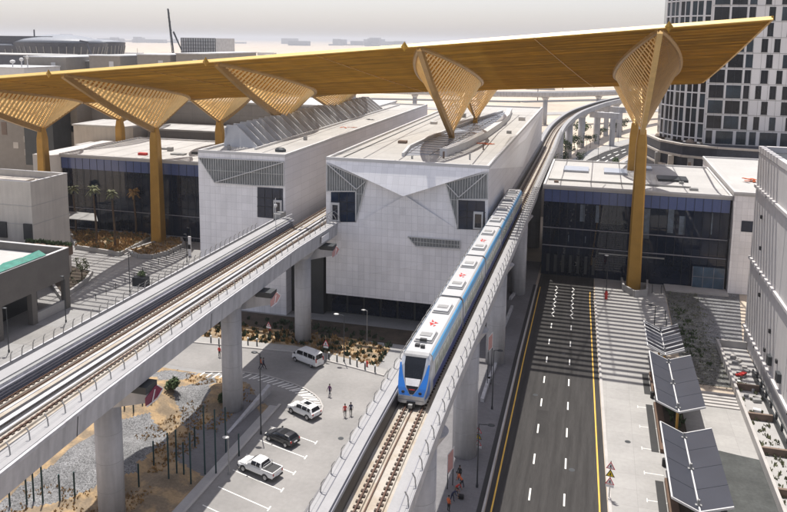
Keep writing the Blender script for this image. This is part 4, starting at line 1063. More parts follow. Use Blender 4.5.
# rows of exhibition halls beyond
hl = [(24,66,57,83),(89,120,56,82),(137,170,55,80),(176,202,54,78),(66,90,61,84),(120,137,60,82)]
for i, (a, b, t_, bt) in enumerate(hl):
    Y = 330. if i < 4 else 345.
    A, B = FY(a,t_,Y), FY(b,t_,Y)
    lab = ['taupe exhibition hall with a white door, leftmost in the row above the canopy edge','second taupe exhibition hall from the left above the canopy edge','third taupe exhibition hall from the left above the canopy edge','fourth taupe hall, nearest the grey lattice block, above the canopy edge','recessed link building with white boxes between the first two taupe halls','recessed link building between the second and third taupe halls'][i]
    t = simple('exhibition_hall', A[0], Y, B[0], Y+60, A[2], 'wall_taupe_far' if i < 4 else 'taupe_wall', lab, roof='far_roof')
    if i < 4:
        x = A[0]+(B[0]-A[0])*.64; MB().box(x,Y-.1,A[2]-7.5,x+2.6,Y-.01,A[2]-2.5).build('door', M['trim_white'], t)
    else:
        for k in range(3): MB().box(A[0]+1+k*3.6,Y-3,0,A[0]+3.4+k*3.6,Y-.3,A[2]-3-k*.7).build('plant_box', M['trim_white'], t)
A = FY(0,68,300); simple('roof_plant_hall', A[0]-20, 300, FY(24,70,300)[0], 325, A[2], 'trim_white', 'pale low hall with roof plant at the far left edge', roof='far_roof')
for k, px in enumerate((5, 14, 20)):
    q = FY(px, 66, 300); o = MB(); o.tube((q[0],305,q[2]-2),(q[0],305,q[2]+2.+k),.25,6); o.ell((q[0],305,q[2]+2.+k),(1.3-.3*k,1.3-.3*k,.9))
    tag(o.build('roof_plant', M['trim_white'], loc=(q[0],305,q[2])), ('left','middle','right')[k]+' white plant unit on the far left hall roof', 'roof plant')
# curved dark pavilion
pv = thing('pavilion', (-400,470,0), 'dark domed pavilion with flaring ribbed walls on the skyline at left', 'pavilion')
def bowl(cx, cy, rx, ry, z0, z1, parent, flare=1.35, dome=6.):
    g = MB(); N = 40
    secs = [[(cx+rx*f*math.cos(2*PI*i/N), cy+ry*f*math.sin(2*PI*i/N), z) for i in range(N)] for f, z in ((1/flare,z0),(.86,z0+(z1-z0)*.45),(1.,z1-3.),(1.02,z1))]
    g.loft(secs); w = g.build('wall', M['far_dark'], parent)
    g = MB()
    for i in range(N):
        a = 2*PI*i/N; g.bar((cx+rx*.76*math.cos(a),cy+ry*.76*math.sin(a),z0), (cx+rx*1.01*math.cos(a),cy+ry*1.01*math.sin(a),z1-2.5), .5, .5)
    g.build('ribs', M['steel'], w)
    g = MB(); g.loft([[(cx+rx*f*math.cos(2*PI*i/N), cy+ry*f*math.sin(2*PI*i/N), z1+dome*h) for i in range(N)] for f, h in ((1.0,.02),(.8,.45),(.5,.8),(.2,1.))]); g.build('roof', M['far_dome'], parent, smooth=True)
q = FY(42,45,480); bowl(q[0], 500, 38, 26, 10, q[2]+1.5, pv, dome=6.5)
q = FY(77,43,500); bowl(q[0]-6, 530, 24, 20, 10, q[2]+.5, pv, dome=2.5)
q = FY(8,46,470); bowl(q[0]-18, 500, 38, 20, 10, q[2], pv, dome=3.)
g = MB(); q = FY(15,36,470); g.box(q[0]-30,485,20,q[0]+20,500,q[2]); g.tube((q[0],490,q[2]),(q[0],490,q[2]+5),.5,6); g.build('roof_structure', M['far_dark'], pv)
g = MB(); a, b = FY(86,42,480), FY(92,57,480); g.bar(a, b, 1.,1.); a2, b2 = FY(80,41,480), FY(88,42.5,480); g.bar(a2, b2, 1.2,1.4); g.build('strut', M['far_dark'], pv)
for i, (px, py, h) in enumerate(((20,52.5,4),(40,53,3))):
    pass
A, B = FY(0,54,400), FY(45,52,400); simple('flat_roof_hall', A[0]-30, 400, B[0], 430, A[2]-.5, 'far_dark', 'low dark hall with pale flat roof in front of the domed pavilion', roof='roof_white')
A, B = FY(181,38,420), FY(215.5,38,420)
lb = thing('lattice_block', ((A[0]+B[0])/2,420,0), 'grey boxy building wrapped in fine lattice just left of centre on the skyline', 'building')
MB().box(A[0],420,0,B[0],445,A[2]).build('wall', M['far_roof'], lb)
g = MB()
for i in range(15): x = A[0]+(B[0]-A[0])*i/14; g.box(x-.12,419.7,25,x+.12,419.99,A[2])
for i in range(8): z = A[2]-i*2.1; g.box(A[0],419.6,z-.12,B[0],419.69,z+.12)
g.build('lattice', M['steel_dark'], lb)
cr_ = thing('crawler_crane', (-250,400,0), 'thin dark crane jib leaning against the pale sky', 'crane')
def lattice(g, a, b, w):
    a = Vector(a); b = Vector(b); n = 16
    for sx, sz in ((-w,0),(w,0),(0,w)): g.tube(a+Vector((sx,0,sz)), b+Vector((sx*.4,0,sz*.4)), .22, 4)
    for i in range(n): p = a.lerp(b, i/n); q_ = a.lerp(b, (i+1)/n); s = (-1)**i; g.tube(p+Vector((-w*s,0,0)), q_+Vector((w*s,0,0)), .12, 3)
g = MB(); b0 = FY(175,53,400); b1 = FY(168,9,400); lattice(g, (b0[0],400,b0[2]-14), (b1[0],400,b1[2]), .8); g.build('jib', M['mullion'], cr_)
g = MB(); b2 = FY(173.5,32,400); b3 = FY(181.5,50,400); lattice(g, b2, b3, .4); g.build('back_stay', M['mullion'], cr_)
g = MB(); q = FY(176,55,400); g.box(q[0]-5,396,q[2]-18,q[0]+5,404,q[2]-12); g.build('cab', M['sign_red'], cr_)
# long low skyline far off in the haze and low desert structures
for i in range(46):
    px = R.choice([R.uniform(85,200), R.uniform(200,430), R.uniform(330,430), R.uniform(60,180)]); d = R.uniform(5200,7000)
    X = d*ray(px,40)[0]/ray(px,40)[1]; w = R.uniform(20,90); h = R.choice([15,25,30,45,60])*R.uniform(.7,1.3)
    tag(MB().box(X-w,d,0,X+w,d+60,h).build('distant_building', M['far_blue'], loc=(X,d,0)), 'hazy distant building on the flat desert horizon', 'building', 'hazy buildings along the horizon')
for i in range(40):
    px = R.uniform(90,640); d = R.uniform(650,2200); X = d*ray(px,40)[0]/ray(px,40)[1]; w = R.uniform(6,30)
    if abs(X-d*.02) < 30 and d < 800: continue
    if px < 230 and d < 1500: continue
    tag(MB().box(X-w,d,0,X+w,d+R.uniform(10,30),R.uniform(3,8)).build('desert_shed', M[R.choice(['trim_white','beige_wall','far_roof','wall_taupe_far'])], loc=(X,d,0)), 'low pale shed scattered on the desert plain', 'shed', 'low sheds scattered on the desert plain')
for i, px in enumerate((137,170,222,245,309,386,540,565,640)):
    d = 600+R.uniform(0,260); X = d*ray(px,40)[0]/ray(px,40)[1]; g = MB(); g.tube((X,d,0),(X,d,R.uniform(24,36)),.35,5,.2); g.bar((X-2.5,d,22),(X+2.5,d,22),.3,.3)
    tag(g.build('light_mast', M['steel_dark'], loc=(X,d,0)), 'tall thin mast standing on the desert plain', 'mast', 'masts on the desert plain')
def embank(pts, w, h, m, name):
    g = MB()
    for a, b in zip(pts[:-1], pts[1:]): g.bar((a[0],a[1],h/2),(b[0],b[1],h/2),w,h)
    return struct(name, g, M[m])
embank([(-900,640),(-300,560),(-60,600),(150,760),(420,900)], 14, .3, 'asphalt_far', 'far_road')
embank([(-500,760),(-100,700),(120,860),(300,1100)], 9, .3, 'paving_pale', 'far_road')
embank([(-150,520),(-40,500),(40,560),(110,640)], 16, .25, 'paving_pale', 'far_track')
# ground patches beside the curving road
sheet('sand', [(-40,232),(-10.5,232),(-9.5,262),(-6,303),(1.5,334),(14,370),(30,408),(50,450),(-60,450)], M['desert'], .0)
sheet('pavement', [(-11.5,232),(-10,232),(-9,262),(-5.2,304),(2.5,335),(16,373),(32,410),(28,414),(10,376),(-3,338),(-10,306)], M['paving_pale'], .03)
sheet('car_park', [(9,258),(60,250),(140,300),(160,480),(120,500),(60,420),(34,382),(17,334),(9,300)], M['asphalt_far'], .0)
sheet('verge', [(-9,232),(60,228),(60,250),(9,258)], M['planter'], .01)
sheet('verge', [(1.8,262),(9,258),(9,300),(17,334),(34,382),(30,364),(14,328),(7,300)], M['planter'], .03)
# ================================================================ VEHICLES (built facing +X at the origin, then placed)
def wheel(t, x, y, r, w=.22):
    s = 1 if y > 0 else -1
    g = MB(); N = 20
    g.loft([[(x+rr*math.cos(2*PI*i/N), y+yy*s, r+rr*math.sin(2*PI*i/N)) for i in range(N)] for rr, yy in ((r*.9,-w),(r,-w+.03),(r,-.03),(r*.9,0),(r*.62,.005))])
    o = g.build('wheel', M['tyre'], t)
    g = MB(); g.loft([[(x+rr*math.cos(2*PI*i/N), y+yy*s, r+rr*math.sin(2*PI*i/N)) for i in range(N)] for rr, yy in ((r*.60,.0),(r*.58,.03),(r*.2,.02))])
    for i in range(5): a = 2*PI*i/5; g.bar((x,y+.03*s,r),(x+r*.56*math.cos(a),y+.03*s,r+r*.56*math.sin(a)),.08,.03,up=(0,1,0))
    g.build('rim', M['rim'], o)
def shell(prof, W, tuck=.12, crown=.10):
    """body from a side profile of (x, z_bottom, z_top, half-width at belt, half-width at top)"""
    g = MB(); secs = []
    for x, zb, zt, wb, wt in prof:
        zm = zb+(zt-zb)*.55
        secs.append([(x,-wb*.90,zb),(x,-wb,zb+(zt-zb)*.18),(x,-wb,zm),(x,-wt,zt-.05),(x,-wt*.82,zt),(x,0,zt+.015),(x,wt*.82,zt),(x,wt,zt-.05),(x,wb,zm),(x,wb,zb+(zt-zb)*.18),(x,wb*.90,zb)])
    g.loft(secs); return g
def car(kind, name, label, cat, paint):
    t = thing(name, (0,0,0), label, cat, None)
    if kind == 'pickup':
        L, W, gl = 5.2, .92, .78
        body = [(-2.6,.62,1.02,.84,.82),(-2.5,.45,1.08,.90,.88),(-1.0,.42,1.10,.92,.90),(.2,.42,1.12,.92,.90),(1.2,.42,1.12,.92,.88),(1.7,.42,1.08,.91,.82),(2.35,.45,.96,.88,.74),(2.58,.55,.80,.74,.62)]
        cabp = [(-.95,1.10,1.12,.84,.84),(-.80,1.08,1.70,.86,.66),(-.2,1.08,1.78,.86,.68),(.45,1.08,1.74,.86,.68),(1.35,1.05,1.14,.84,.80)]
        wx, r = (1.62,-1.55), .38
    elif kind == 'suv':
        L, W, gl = 4.6, .92, .8
        body = [(-2.28,.55,1.0,.80,.78),(-2.2,.40,1.08,.90,.87),(-1,.36,1.10,.92,.89),(.3,.36,1.10,.92,.89),(1.1,.38,1.08,.92,.87),(1.9,.40,.98,.88,.80),(2.25,.48,.80,.74,.66)]
        cabp = [(-2.15,1.02,1.10,.82,.80),(-1.85,1.05,1.58,.85,.68),(-1.2,1.05,1.70,.86,.70),(.1,1.05,1.70,.86,.70),(.5,1.05,1.60,.86,.69),(1.25,1.02,1.12,.84,.80)]
        wx, r = (1.42,-1.38), .36
    elif kind == 'hatch':
        L, W, gl = 4.2, .88, .8
        body = [(-2.08,.50,.90,.76,.74),(-2.0,.34,.98,.86,.83),(-1,.32,1.0,.88,.85),(.3,.32,.98,.88,.85),(1.0,.32,.96,.88,.83),(1.75,.36,.84,.84,.74),(2.08,.42,.66,.70,.60)]
        cabp = [(-1.98,.92,.98,.78,.76),(-1.6,.95,1.36,.81,.64),(-1.0,.95,1.46,.82,.66),(-.1,.95,1.46,.82,.66),(.35,.93,1.36,.82,.65),(1.15,.92,.98,.80,.76)]
        wx, r = (1.30,-1.28), .32
    else:
        L, W, gl = 5.0, .92, .84
        body = [(-2.48,.50,1.15,.86,.84),(-2.42,.36,1.2,.92,.89),(-1,.34,1.2,.93,.90),(1,.34,1.2,.93,.90),(1.75,.36,1.2,.92,.88),(2.3,.40,1.10,.88,.80),(2.5,.48,.92,.78,.68)]
        cabp = [(-2.46,1.18,1.22,.86,.84),(-2.36,1.18,2.05,.88,.74),(-1.9,1.18,2.18,.88,.76),(0.,1.18,2.20,.88,.76),(1.0,1.18,2.14,.88,.75),(1.35,1.18,1.98,.87,.74),(2.15,1.14,1.22,.85,.80)]
        wx, r = (1.72,-1.55), .35
    b = shell(body, W).build('body', M[paint], t, smooth=False, bevel=.03)
    c = shell(cabp, W).build('cabin', M[paint], t, bevel=.03)
    # side glass: quads lying 6 mm proud of the cabin sides
    def side(s, i, f0, f1, z0, z1):
        def pt(f, v):
            k = min(len(cabp)-2, int(f)); u = f-k; a, d = cabp[k], cabp[k+1]
            x = a[0]+(d[0]-a[0])*u; zb = a[1]+(d[1]-a[1])*u; zt = a[2]+(d[2]-a[2])*u; wb = a[3]+(d[3]-a[3])*u; wt = a[4]+(d[4]-a[4])*u
            zm = zb+(zt-zb)*.55; z = zb+(zt-zb)*v
            w = wb if z < zm else wb+(wt-wb)*(z-zm)/(zt-.05-zm)
            return (x, s*(w+.012), z)
        g = MB(); n = 4
        for q in range(n):
            a, d = f0+(f1-f0)*q/n, f0+(f1-f0)*(q+1)/n
            for v0, v1 in ((z0,.55),(.55,z1)): g.add([pt(a,v0),pt(d,v0),pt(d,v1),pt(a,v1)], [(0,1,2,3)])
        g.build('side_window', M['car_glass'], c)
    for s in (-1, 1):
        if kind == 'pickup': side(s,0,1.05,1.9,.25,.86); side(s,0,2.0,3.0,.25,.86)
        elif kind == 'van': side(s,0,.95,1.9,.22,.80); side(s,0,2.0,2.5,.22,.80); side(s,0,2.55,2.98,.22,.80); side(s,0,3.1,5.0,.22,.80)
        else: side(s,0,1.05,1.75,.2,.85); side(s,0,1.85,2.55,.2,.85); side(s,0,2.62,4.0,.2,.85)
    def screen(i, j, nm, m='car_glass', e=.015):
        a, d = cabp[i], cabp[j]; up = a if a[2] > d[2] else d; lo = d if up is a else a
        sg = 1 if lo[0] > up[0] else -1
        u = lambda p, t_, k: (p[0]+(lo[0]-up[0])*t_*0, 0, 0)
        T, B_ = .10, .90
        xt, zt = up[0]+(lo[0]-up[0])*T, up[2]+(lo[2]-up[2])*T; xb, zb = up[0]+(lo[0]-up[0])*B_, up[2]+(lo[2]-up[2])*B_
        wt, wb = up[4]*.84, lo[4]*.86
        g = MB(); g.add([(xt+sg*e,-wt,zt+.03),(xt+sg*e,wt,zt+.03),(xb+sg*e,wb,zb+.03),(xb+sg*e,-wb,zb+.03)], [(0,1,2,3)]); g.build(nm, M[m], c)
    n = len(cabp); screen(n-2, n-1, 'windscreen'); screen(0, 1, 'rear_window')
    fx, rx = body[-1][0], body[0][0]
    for s in (-1, 1):
        MB().box(fx-.28,s*.56-.16,body[-1][2]-.12,fx+.015,s*.56+.16,body[-1][2]+.04).build('headlight', M['lamp_clear'], t, bevel=.02)
        MB().box(rx-.03,s*.72-.09,body[0][2]-.22,rx+.12,s*.72+.09,body[0][2]+.02 if kind != 'van' else 1.5).build('tail_light', M['lamp_red'], t, bevel=.02)
        MB().box(cabp[-1][0]-.45,s*(W)-.02 if s > 0 else s*W-.16,1.08 if kind!='van' else 1.25,cabp[-1][0]-.28,s*W+.16 if s > 0 else s*W+.02,1.24 if kind!='van' else 1.5).build('mirror', M['plastic'] if kind=='van' else M[paint], t, bevel=.02)
        for x in wx: wheel(t, x, s*W, r)
        for x in wx:                                    # dark arches
            g = MB(); N = 14; rr = r+.07
            g.prism([(0,0)],0,0) if False else None
            g.add([(x+rr*math.cos(PI*i/N), s*(W+.004), r+rr*math.sin(PI*i/N)) for i in range(N+1)], [tuple(range(N+1))]); g.build('wheel_arch', M['plastic'], b)
    MB().box(rx-.06,-.80,.38,rx+.10,.80,.58).build('bumper', M['plastic'] if kind != 'van' else M[paint], t, bevel=.03)
    MB().box(fx-.12,-.76,.34,fx+.07,.76,.54).build('bumper', M['plastic'] if kind == 'pickup' else M[paint], t, bevel=.03)
    MB().box(rx-.075,-.26,.62,rx-.0,.26,.74).build('number_plate', M['sign_white'], t)
    MB().box(fx-.05,-.42,.60,fx+.02,.42,.72).build('grille', M['plastic'], t)
    if kind == 'pickup':
        bed = thing_bed = MB().box(-2.50,-.76,1.085,-1.02,.76,1.13).build('cargo_bed', M['plastic'], t)
        g = MB(); g.box(-2.52,-.90,1.09,-1.0,-.77,1.19); g.box(-2.52,.77,1.09,-1.0,.90,1.19); g.box(-2.60,-.88,1.03,-2.52,.88,1.19); g.build('bed_rail', M[paint], bed)
        g = MB(); g.tube((-1.12,-.78,1.14),(-1.22,-.70,1.62),.035); g.tube((-1.12,.78,1.14),(-1.22,.70,1.62),.035); g.tube((-1.22,-.70,1.62),(-1.22,.70,1.62),.035); g.build('roll_bar', M['chrome'], bed)
    if kind == 'suv':
        for s in (-1, 1):
            g = MB(); g.tube((-1.5,s*.58,1.76),(.2,s*.58,1.76),.025); g.build('roof_rail', M['chrome'], c)
        MB().box(-1.1,-.35,1.715,-.2,.35,1.725).build('sunroof', M['car_glass'], c)
    if kind == 'van':
        g = MB()
        for y in (-.5,-.25,0,.25,.5): g.box(-2.0,y-.02,2.2,.9,y+.02,2.225)
        g.build('roof_ribs', M[paint], c)
    return t
def place(o, front, rear):
    f, r_ = Vector(front), Vector(rear); m = (f+r_)/2; d = f-r_
    o.location = (m.x, m.y, .02); o.rotation_euler = (0, 0, math.atan2(d.y, d.x))
place(car('pickup','pickup_truck','white double cab pickup truck parked nose-in with an open bed','pickup truck','car_white'), (-36.35,70.5), (-31.1,68.9))
place(car('hatch','parked_car','small black hatchback parked between the white pickup and the white off-roader','car','car_black'), (-36.1,77.1), (-31.95,75.7))
place(car('suv','parked_car','white estate car with roof rails parked beside the kerbed island','car','car_white'), (-36.2,84.1), (-31.75,82.2))
place(car('van','minibus','white high-roofed minibus turning under the viaduct shadow','minibus','car_white'), (-41.6,98.6), (-36.9,96.5))
# ================================================================ PEOPLE
def skinned(pts, edges, name, mats, zmat, parent=None, loc=(0,0,0), rz=0.):
    me = bpy.data.meshes.new(name); me.from_pydata([p[:3] for p in pts], edges, []); ob = bpy.data.objects.new(name, me); col.objects.link(ob)
    sm = ob.modifiers.new('s', 'SKIN'); ss = ob.modifiers.new('u', 'SUBSURF'); ss.levels = 1; ss.render_levels = 1; sm.use_smooth_shade = True
    if not me.skin_vertices: me.skin_vertices.new()
    for i, p in enumerate(pts): me.skin_vertices[0].data[i].radius = (p[3], p[4] if len(p) > 4 else p[3])
    me.skin_vertices[0].data[0].use_root = True
    dg = bpy.context.evaluated_depsgraph_get(); dg.update()
    nm = bpy.data.meshes.new_from_object(ob.evaluated_get(dg)); bpy.data.objects.remove(ob)
    for m in mats: nm.materials.append(m)
    for p in nm.polygons: p.material_index = zmat(p.center)
    o = bpy.data.objects.new(name, nm); col.objects.link(o); return o
def person(x, y, rz, top, legs, label, pose='stand', group=None, hat=None, bag=None, z=0.):
    k = {'stand':0.,'walk':.28,'bend':.12,'sit':0.}[pose]
    hipz = .92; lean = .55 if pose == 'bend' else 0.
    sx = lambda zz: lean*(zz-hipz)/.6
    P_ = [(0,0,hipz,.15,.11),(sx(1.15),0,1.15,.14,.10),(sx(1.38),0,1.38-.06*lean,.17,.10),(sx(1.50),0,1.49-.1*lean,.055),(sx(1.56)+.01,0,1.58-.1*lean,.075,.08),(sx(1.6)+.02,0,1.70-.15*lean,.082,.09)]
    E_ = [(0,1),(1,2),(2,3),(3,4),(4,5)]
    for s in (-1, 1):
        a = len(P_); st = k*s
        P_ += [(0,s*.10,hipz-.08,.095),(st*.75+.03,s*.11,.50,.062),(st*1.25-.02,s*.12,.10,.045),(st*1.25+.12,s*.12,.05,.045,.03)]
        E_ += [(0,a),(a,a+1),(a+1,a+2),(a+2,a+3)]
        a = len(P_); ar = -st*.6; b = sx(1.4)
        P_ += [(b,s*.19,1.40-.06*lean,.06),(b+ar*.5-.02,s*.25,1.13,.045),(b+ar+.10+lean*.2,s*.24,.90,.034),(b+ar+.13+lean*.2,s*.235,.82,.036,.02)]
        E_ += [(2,a),(a,a+1),(a+1,a+2),(a+2,a+3)]
        h = a+3                                         # five unequal, slightly curled fingers
        for j, (dy, l, dx) in enumerate(((-.03,.075,.0),(-.010,.085,.005),(.010,.080,.005),(.03,.062,.0))):
            q = len(P_); P_ += [(P_[h][0]+dx,P_[h][1]+dy,P_[h][2]-l*.55,.009),(P_[h][0]+dx+.02,P_[h][1]+dy,P_[h][2]-l,.008)]; E_ += [(h,q),(q,q+1)]
        q = len(P_); P_ += [(P_[h][0]+.045,P_[h][1]-s*.02,P_[h][2]+.0,.010),(P_[h][0]+.06,P_[h][1]-s*.02,P_[h][2]-.035,.009)]; E_ += [(h-1,q),(q,q+1)]
    # nose and ears
    hd = P_[5]
    def zm(c):
        if c.z > 1.50-.12*lean: return 2
        if abs(c.y) > .17 and c.z < .93: return 2
        if c.z > .95: return 0
        return 3 if c.z < .085 else 1
    o = skinned(P_, E_, 'person', [M[top], M[legs], M['skin'], M['black']], zm)
    o.location = (x, y, z); o.rotation_euler = (0, 0, rz); tag(o, label, 'person', group)
    g = MB(); g.ell((hd[0]-.015,0,hd[2]+.02), (.105,.098,.10), 10, 6); hr = g.build('hair' if not hat else 'hard_hat', M[hat or 'hair'], None); hr.parent = o
    g = MB()
    g.ell((hd[0]+.10,0,hd[2]-.06), (.022,.014,.02), 6, 4); g.ell((hd[0]+.0,.088,hd[2]-.05), (.02,.012,.03), 6, 4); g.ell((hd[0]+.0,-.088,hd[2]-.05), (.02,.012,.03), 6, 4)
    f = g.build('nose_and_ears', M['skin'], None); f.parent = o
    g = MB()
    for s in (-1, 1): g.ell((hd[0]+.083,s*.032,hd[2]-.035), (.008,.014,.008), 6, 4)
    g.box(hd[0]+.078,-.025,hd[2]-.108,hd[0]+.088,.025,hd[2]-.10)
    f = g.build('eyes_and_mouth', M['black'], None); f.parent = o
    if bag:
        tag(MB().box(x-.25,y-.30,z+.9,x-.08,y+.05,z+1.3).build('backpack', M[bag], loc=(x,y,z), bevel=.05), 'dark backpack worn by '+label.replace('person','the person'), 'backpack')
    return o
Q = lambda a, b: P(a, b)[:2]
p = Q(219.5,357); person(*p, 1.4, 'red', 'black', 'person in a red top and dark trousers standing beside the left round pier')
p = Q(261,369); person(*p, .4, 'orange', 'navy', 'person in an orange vest walking in the viaduct shadow near the minibus', 'walk')
p = Q(263.5,369.5); person(*p, .2, 'navy', 'trouser', 'person in dark blue walking close behind the one in the orange vest', 'walk')
p = Q(329.7,396.5); person(*p, -1.9, 'purple', 'navy', 'person in dark purple crossing by the striped island', 'walk')
p = Q(345,417); person(*p, -1.3, 'red', 'black', 'person in red walking down the drive beside one in black', 'walk')
p = Q(350.8,415.5); person(*p, -1.3, 'navy', 'black', 'person in black walking down the drive beside one in red', 'walk')
gp = 'workers resting beside the right viaduct pier'
p = Q(459.5,480.5); person(*p, -1.9, 'black', 'black', 'topmost worker of the group under the right viaduct, all in black')
p = Q(462,488); person(*p, 2.9, 'orange', 'trouser', 'worker in orange with dark trousers, right side of the group under the viaduct', 'bend')
p = Q(456,494.5); person(*p, -.6, 'red', 'khaki', 'worker in red stooping in the middle of the group under the viaduct', 'bend')
p = Q(452,501.5); person(*p, -.2, 'navy', 'navy', 'worker in navy bending forward below the one in red', 'bend')
p = Q(448.5,511.5); person(*p, .9, 'orange', 'black', 'lowest worker of the group at the bottom edge in an orange vest')
p = Q(461,498.5); tag(MB().box(p[0]-.3,p[1]-.2,0,p[0]+.3,p[1]+.2,.45).build('black_bag', M['black'], loc=(*p,0), bevel=.1), 'black bag on the paving beside the workers', 'bag')
p = Q(606,299)
h = thing('fire_hydrant', (*p,0), 'red hydrant cabinet at the foot of the lamp near the gold column', 'hydrant')
g = MB(); g.tube((*p,0),(*p,1.3),.26,10); g.ell((*p,1.35),(.28,.28,.22)); g.build('barrel', M['red'], h)
g = MB(); g.tube((p[0]-.4,p[1],.9),(p[0]+.4,p[1],.9),.11,8); g.build('outlet', M['red'], h)
for a, b, l in ((367,367,'small red hydrant on the walkway right of the minibus'),(270,331,'small red hydrant at the edge of the planting behind the middle pier')):
    p = Q(a,b); h = thing('fire_hydrant', (*p,0), l, 'hydrant'); g = MB(); g.tube((*p,0),(*p,.8),.14,8); g.ell((*p,.82),(.16,.16,.12)); g.build('barrel', M['red'], h); g = MB(); g.tube((p[0]-.25,p[1],.6),(p[0]+.25,p[1],.6),.07,6); g.build('outlet', M['red'], h)
# ================================================================ STREET FURNITURE
def lamp(p, h, label, head='flat', arm=(-1,0), al=.9, m='steel_dark', group='street lamps round the station', hm=None):
    t = thing('street_lamp', (p[0],p[1],0), label, 'street lamp', group)
    g = MB(); g.tube((p[0],p[1],.0),(p[0],p[1],.35),.14,8); g.build('base', M[m], t)
    g = MB(); g.tube((p[0],p[1],.35),(p[0],p[1],h),.085,8,.055); g.build('pole', M[m], t)
    e = (p[0]+arm[0]*al, p[1]+arm[1]*al, h+.05)
    if al: g = MB(); g.tube((p[0],p[1],h-.05),e,.045,6); g.build('arm', M[m], t)
    g = MB(); g.ell((e[0]+arm[0]*.3,e[1]+arm[1]*.3,e[2]),(.42,.30,.11),10,5); g.build('lamp_head', M[hm or m], t, smooth=True)
    return t
lamp(Q(344,362), 7.2, 'lamp with a pale head over the planting right of the minibus', hm='lamp_clear')
lamp(Q(367,341), 5.0, 'slender pole lamp against the dark podium wall', al=.3, m='steel')
lamp(Q(229,474), 4.2, 'short lamp with a bright head standing by the parking kerb', al=0, m='steel', hm='lamp_clear')
lamp(Q(261,434), 10.2, 'tall lamp rising from the shaded ground between the two cars and the round pier', al=.4)
lamp(Q(477,487), 7.2, 'dark lamp beside the workers under the right viaduct', arm=(1,0), al=1.)
lamp(Q(492,409), 8., 'dark lamp standing along the road edge halfway up the right viaduct', arm=(1,0), al=.5)
lamp(Q(606,296), 7.8, 'lamp standing before the concourse between the road and the gold column', al=0, hm='lamp_clear')
lamp(Q(130,292), 7.5, 'dark lamp on the plaza between the two planters at left', arm=(1,0), al=.4)
lamp(Q(66,322), 7.8, 'dark lamp in front of the gallery building corner', al=0)
lamp(Q(9,352), 6.8, 'dark lamp before the gallery building at the left edge', al=0)
lamp(Q(191,250), 5.0, 'grey lamp at the left glass concourse beside the white station block', al=.3)
lamp(Q(187,262), 6.0, 'thin dark lamp in the planter kerb by the left viaduct', al=0)
lamp(Q(654,330), 4.2, 'short lamp on the striped paving above the smallest shade roof', al=.5)
for i, (a, b) in enumerate(((505,160),(577,163),(598,158),(610,150),(618,142),(568,168),(586,155),(634,138))):
    if i == 0: continue
    p = Q(a,b); lamp(p, 9., ['','dark lamp beyond the concourse roof left of the curving road','dark lamp on the far pavement where the road starts to curve','dark lamp on the far pavement beside the nearer portal frame','dark lamp on the far pavement before the farther portal frame','dark lamp close to the viaduct behind the concourse','dark lamp among the trees between the viaduct and curving road','dark lamp farthest along the curving road'][i], al=.8)
# bollards with pale heads
g0 = None
bl_sp = [((218,342),'first'),((226,345),'second')]
def bollard(p, label, h=1.0):
    t = thing('bollard_light', (p[0],p[1],.1), label, 'bollard', 'bollard lights along the planted walkway')
    g = MB(); g.tube((p[0],p[1],.1),(p[0],p[1],h),.11,8); g.build('post', M['steel_dark'], t)
    g = MB(); g.tube((p[0],p[1],h+.002),(p[0],p[1],h+.22),.15,8); g.build('head', M['lamp_clear'], t); return t
for i, (a, b) in enumerate(((193+9*k*0, 345),)): pass
for i, (a, b) in enumerate([(211,343),(219,345),(248,345),(257,346),(329,360),(337,362),(350,364),(357,367),(365,370),(375,373)]):
    bollard(Q(a,b), ('%s bollard light %s' % (['leftmost','second','third','fourth','first','second','third','fourth','fifth','last'][i], 'in the row behind the left round pier' if i < 4 else 'in the row right of the minibus')))
def tri_sign(p, h, label, n=3, cols=('sign_white','yellow_sign','sign_white'), s=.95, yaw=-.15, plate=True):
    t = thing('warning_sign', (p[0],p[1],0), label, 'road sign')
    g = MB(); g.tube((p[0],p[1],0),(p[0],p[1],h+s*n*.9),.045,6); g.build('post', M['steel_dark'], t)
    ca, sa = math.cos(yaw), math.sin(yaw)
    def T(u, v, d): return (p[0]+u*ca+d*sa, p[1]+u*sa-d*ca, v)
    for k in range(n):
        z = h+s*.9*(n-1-k)
        b = MB(); b.add([T(-s*.5,z,.05),T(s*.5,z,.05),T(0,z+s*.87,.05),T(-s*.5,z,.08),T(s*.5,z,.08),T(0,z+s*.87,.08)], [(0,1,2),(3,5,4),(0,3,4,1),(1,4,5,2),(2,5,3,0)])
        o = b.build('sign_plate', M['sign_red'] if cols[k] == 'sign_white' else M['black'], t)
        w = s*.72; zc_ = z+s*.08; b = MB(); b.add([T(-w*.5,zc_,.085),T(w*.5,zc_,.085),T(0,zc_+w*.87,.085)], [(0,1,2)]); b.build('sign_face', M[cols[k]], o)
        b = MB(); b.add([T(-.07,zc_+.08,.09),T(.09,zc_+.08,.09),T(.05,zc_+.38,.09),T(-.04,zc_+.40,.09)], [(0,1,2,3)]); b.build('pictogram', M['black'], o)
    if plate: b = MB(); b.add([T(-.42,h-.36,.05),T(.42,h-.36,.05),T(.42,h-.04,.05),T(-.42,h-.04,.05)], [(0,1,2,3)]); b.build('text_plate', M['sign_white'], t)
    return t
tri_sign(Q(609,498), 1.6, 'post with three stacked triangle signs, the middle one yellow, on the right kerb')
tri_sign(Q(478,452), .9, 'post with stacked triangle signs under the right viaduct beside the lamp', s=.85)
tri_sign(Q(326,361), 2.4, 'single red and white triangle sign before the dark podium wall', n=1, cols=('sign_white',), s=1.1)
tri_sign(Q(269,338), 2.0, 'small shaded triangle sign at the planting behind the middle pier', n=1, cols=('sign_white',), s=.8)
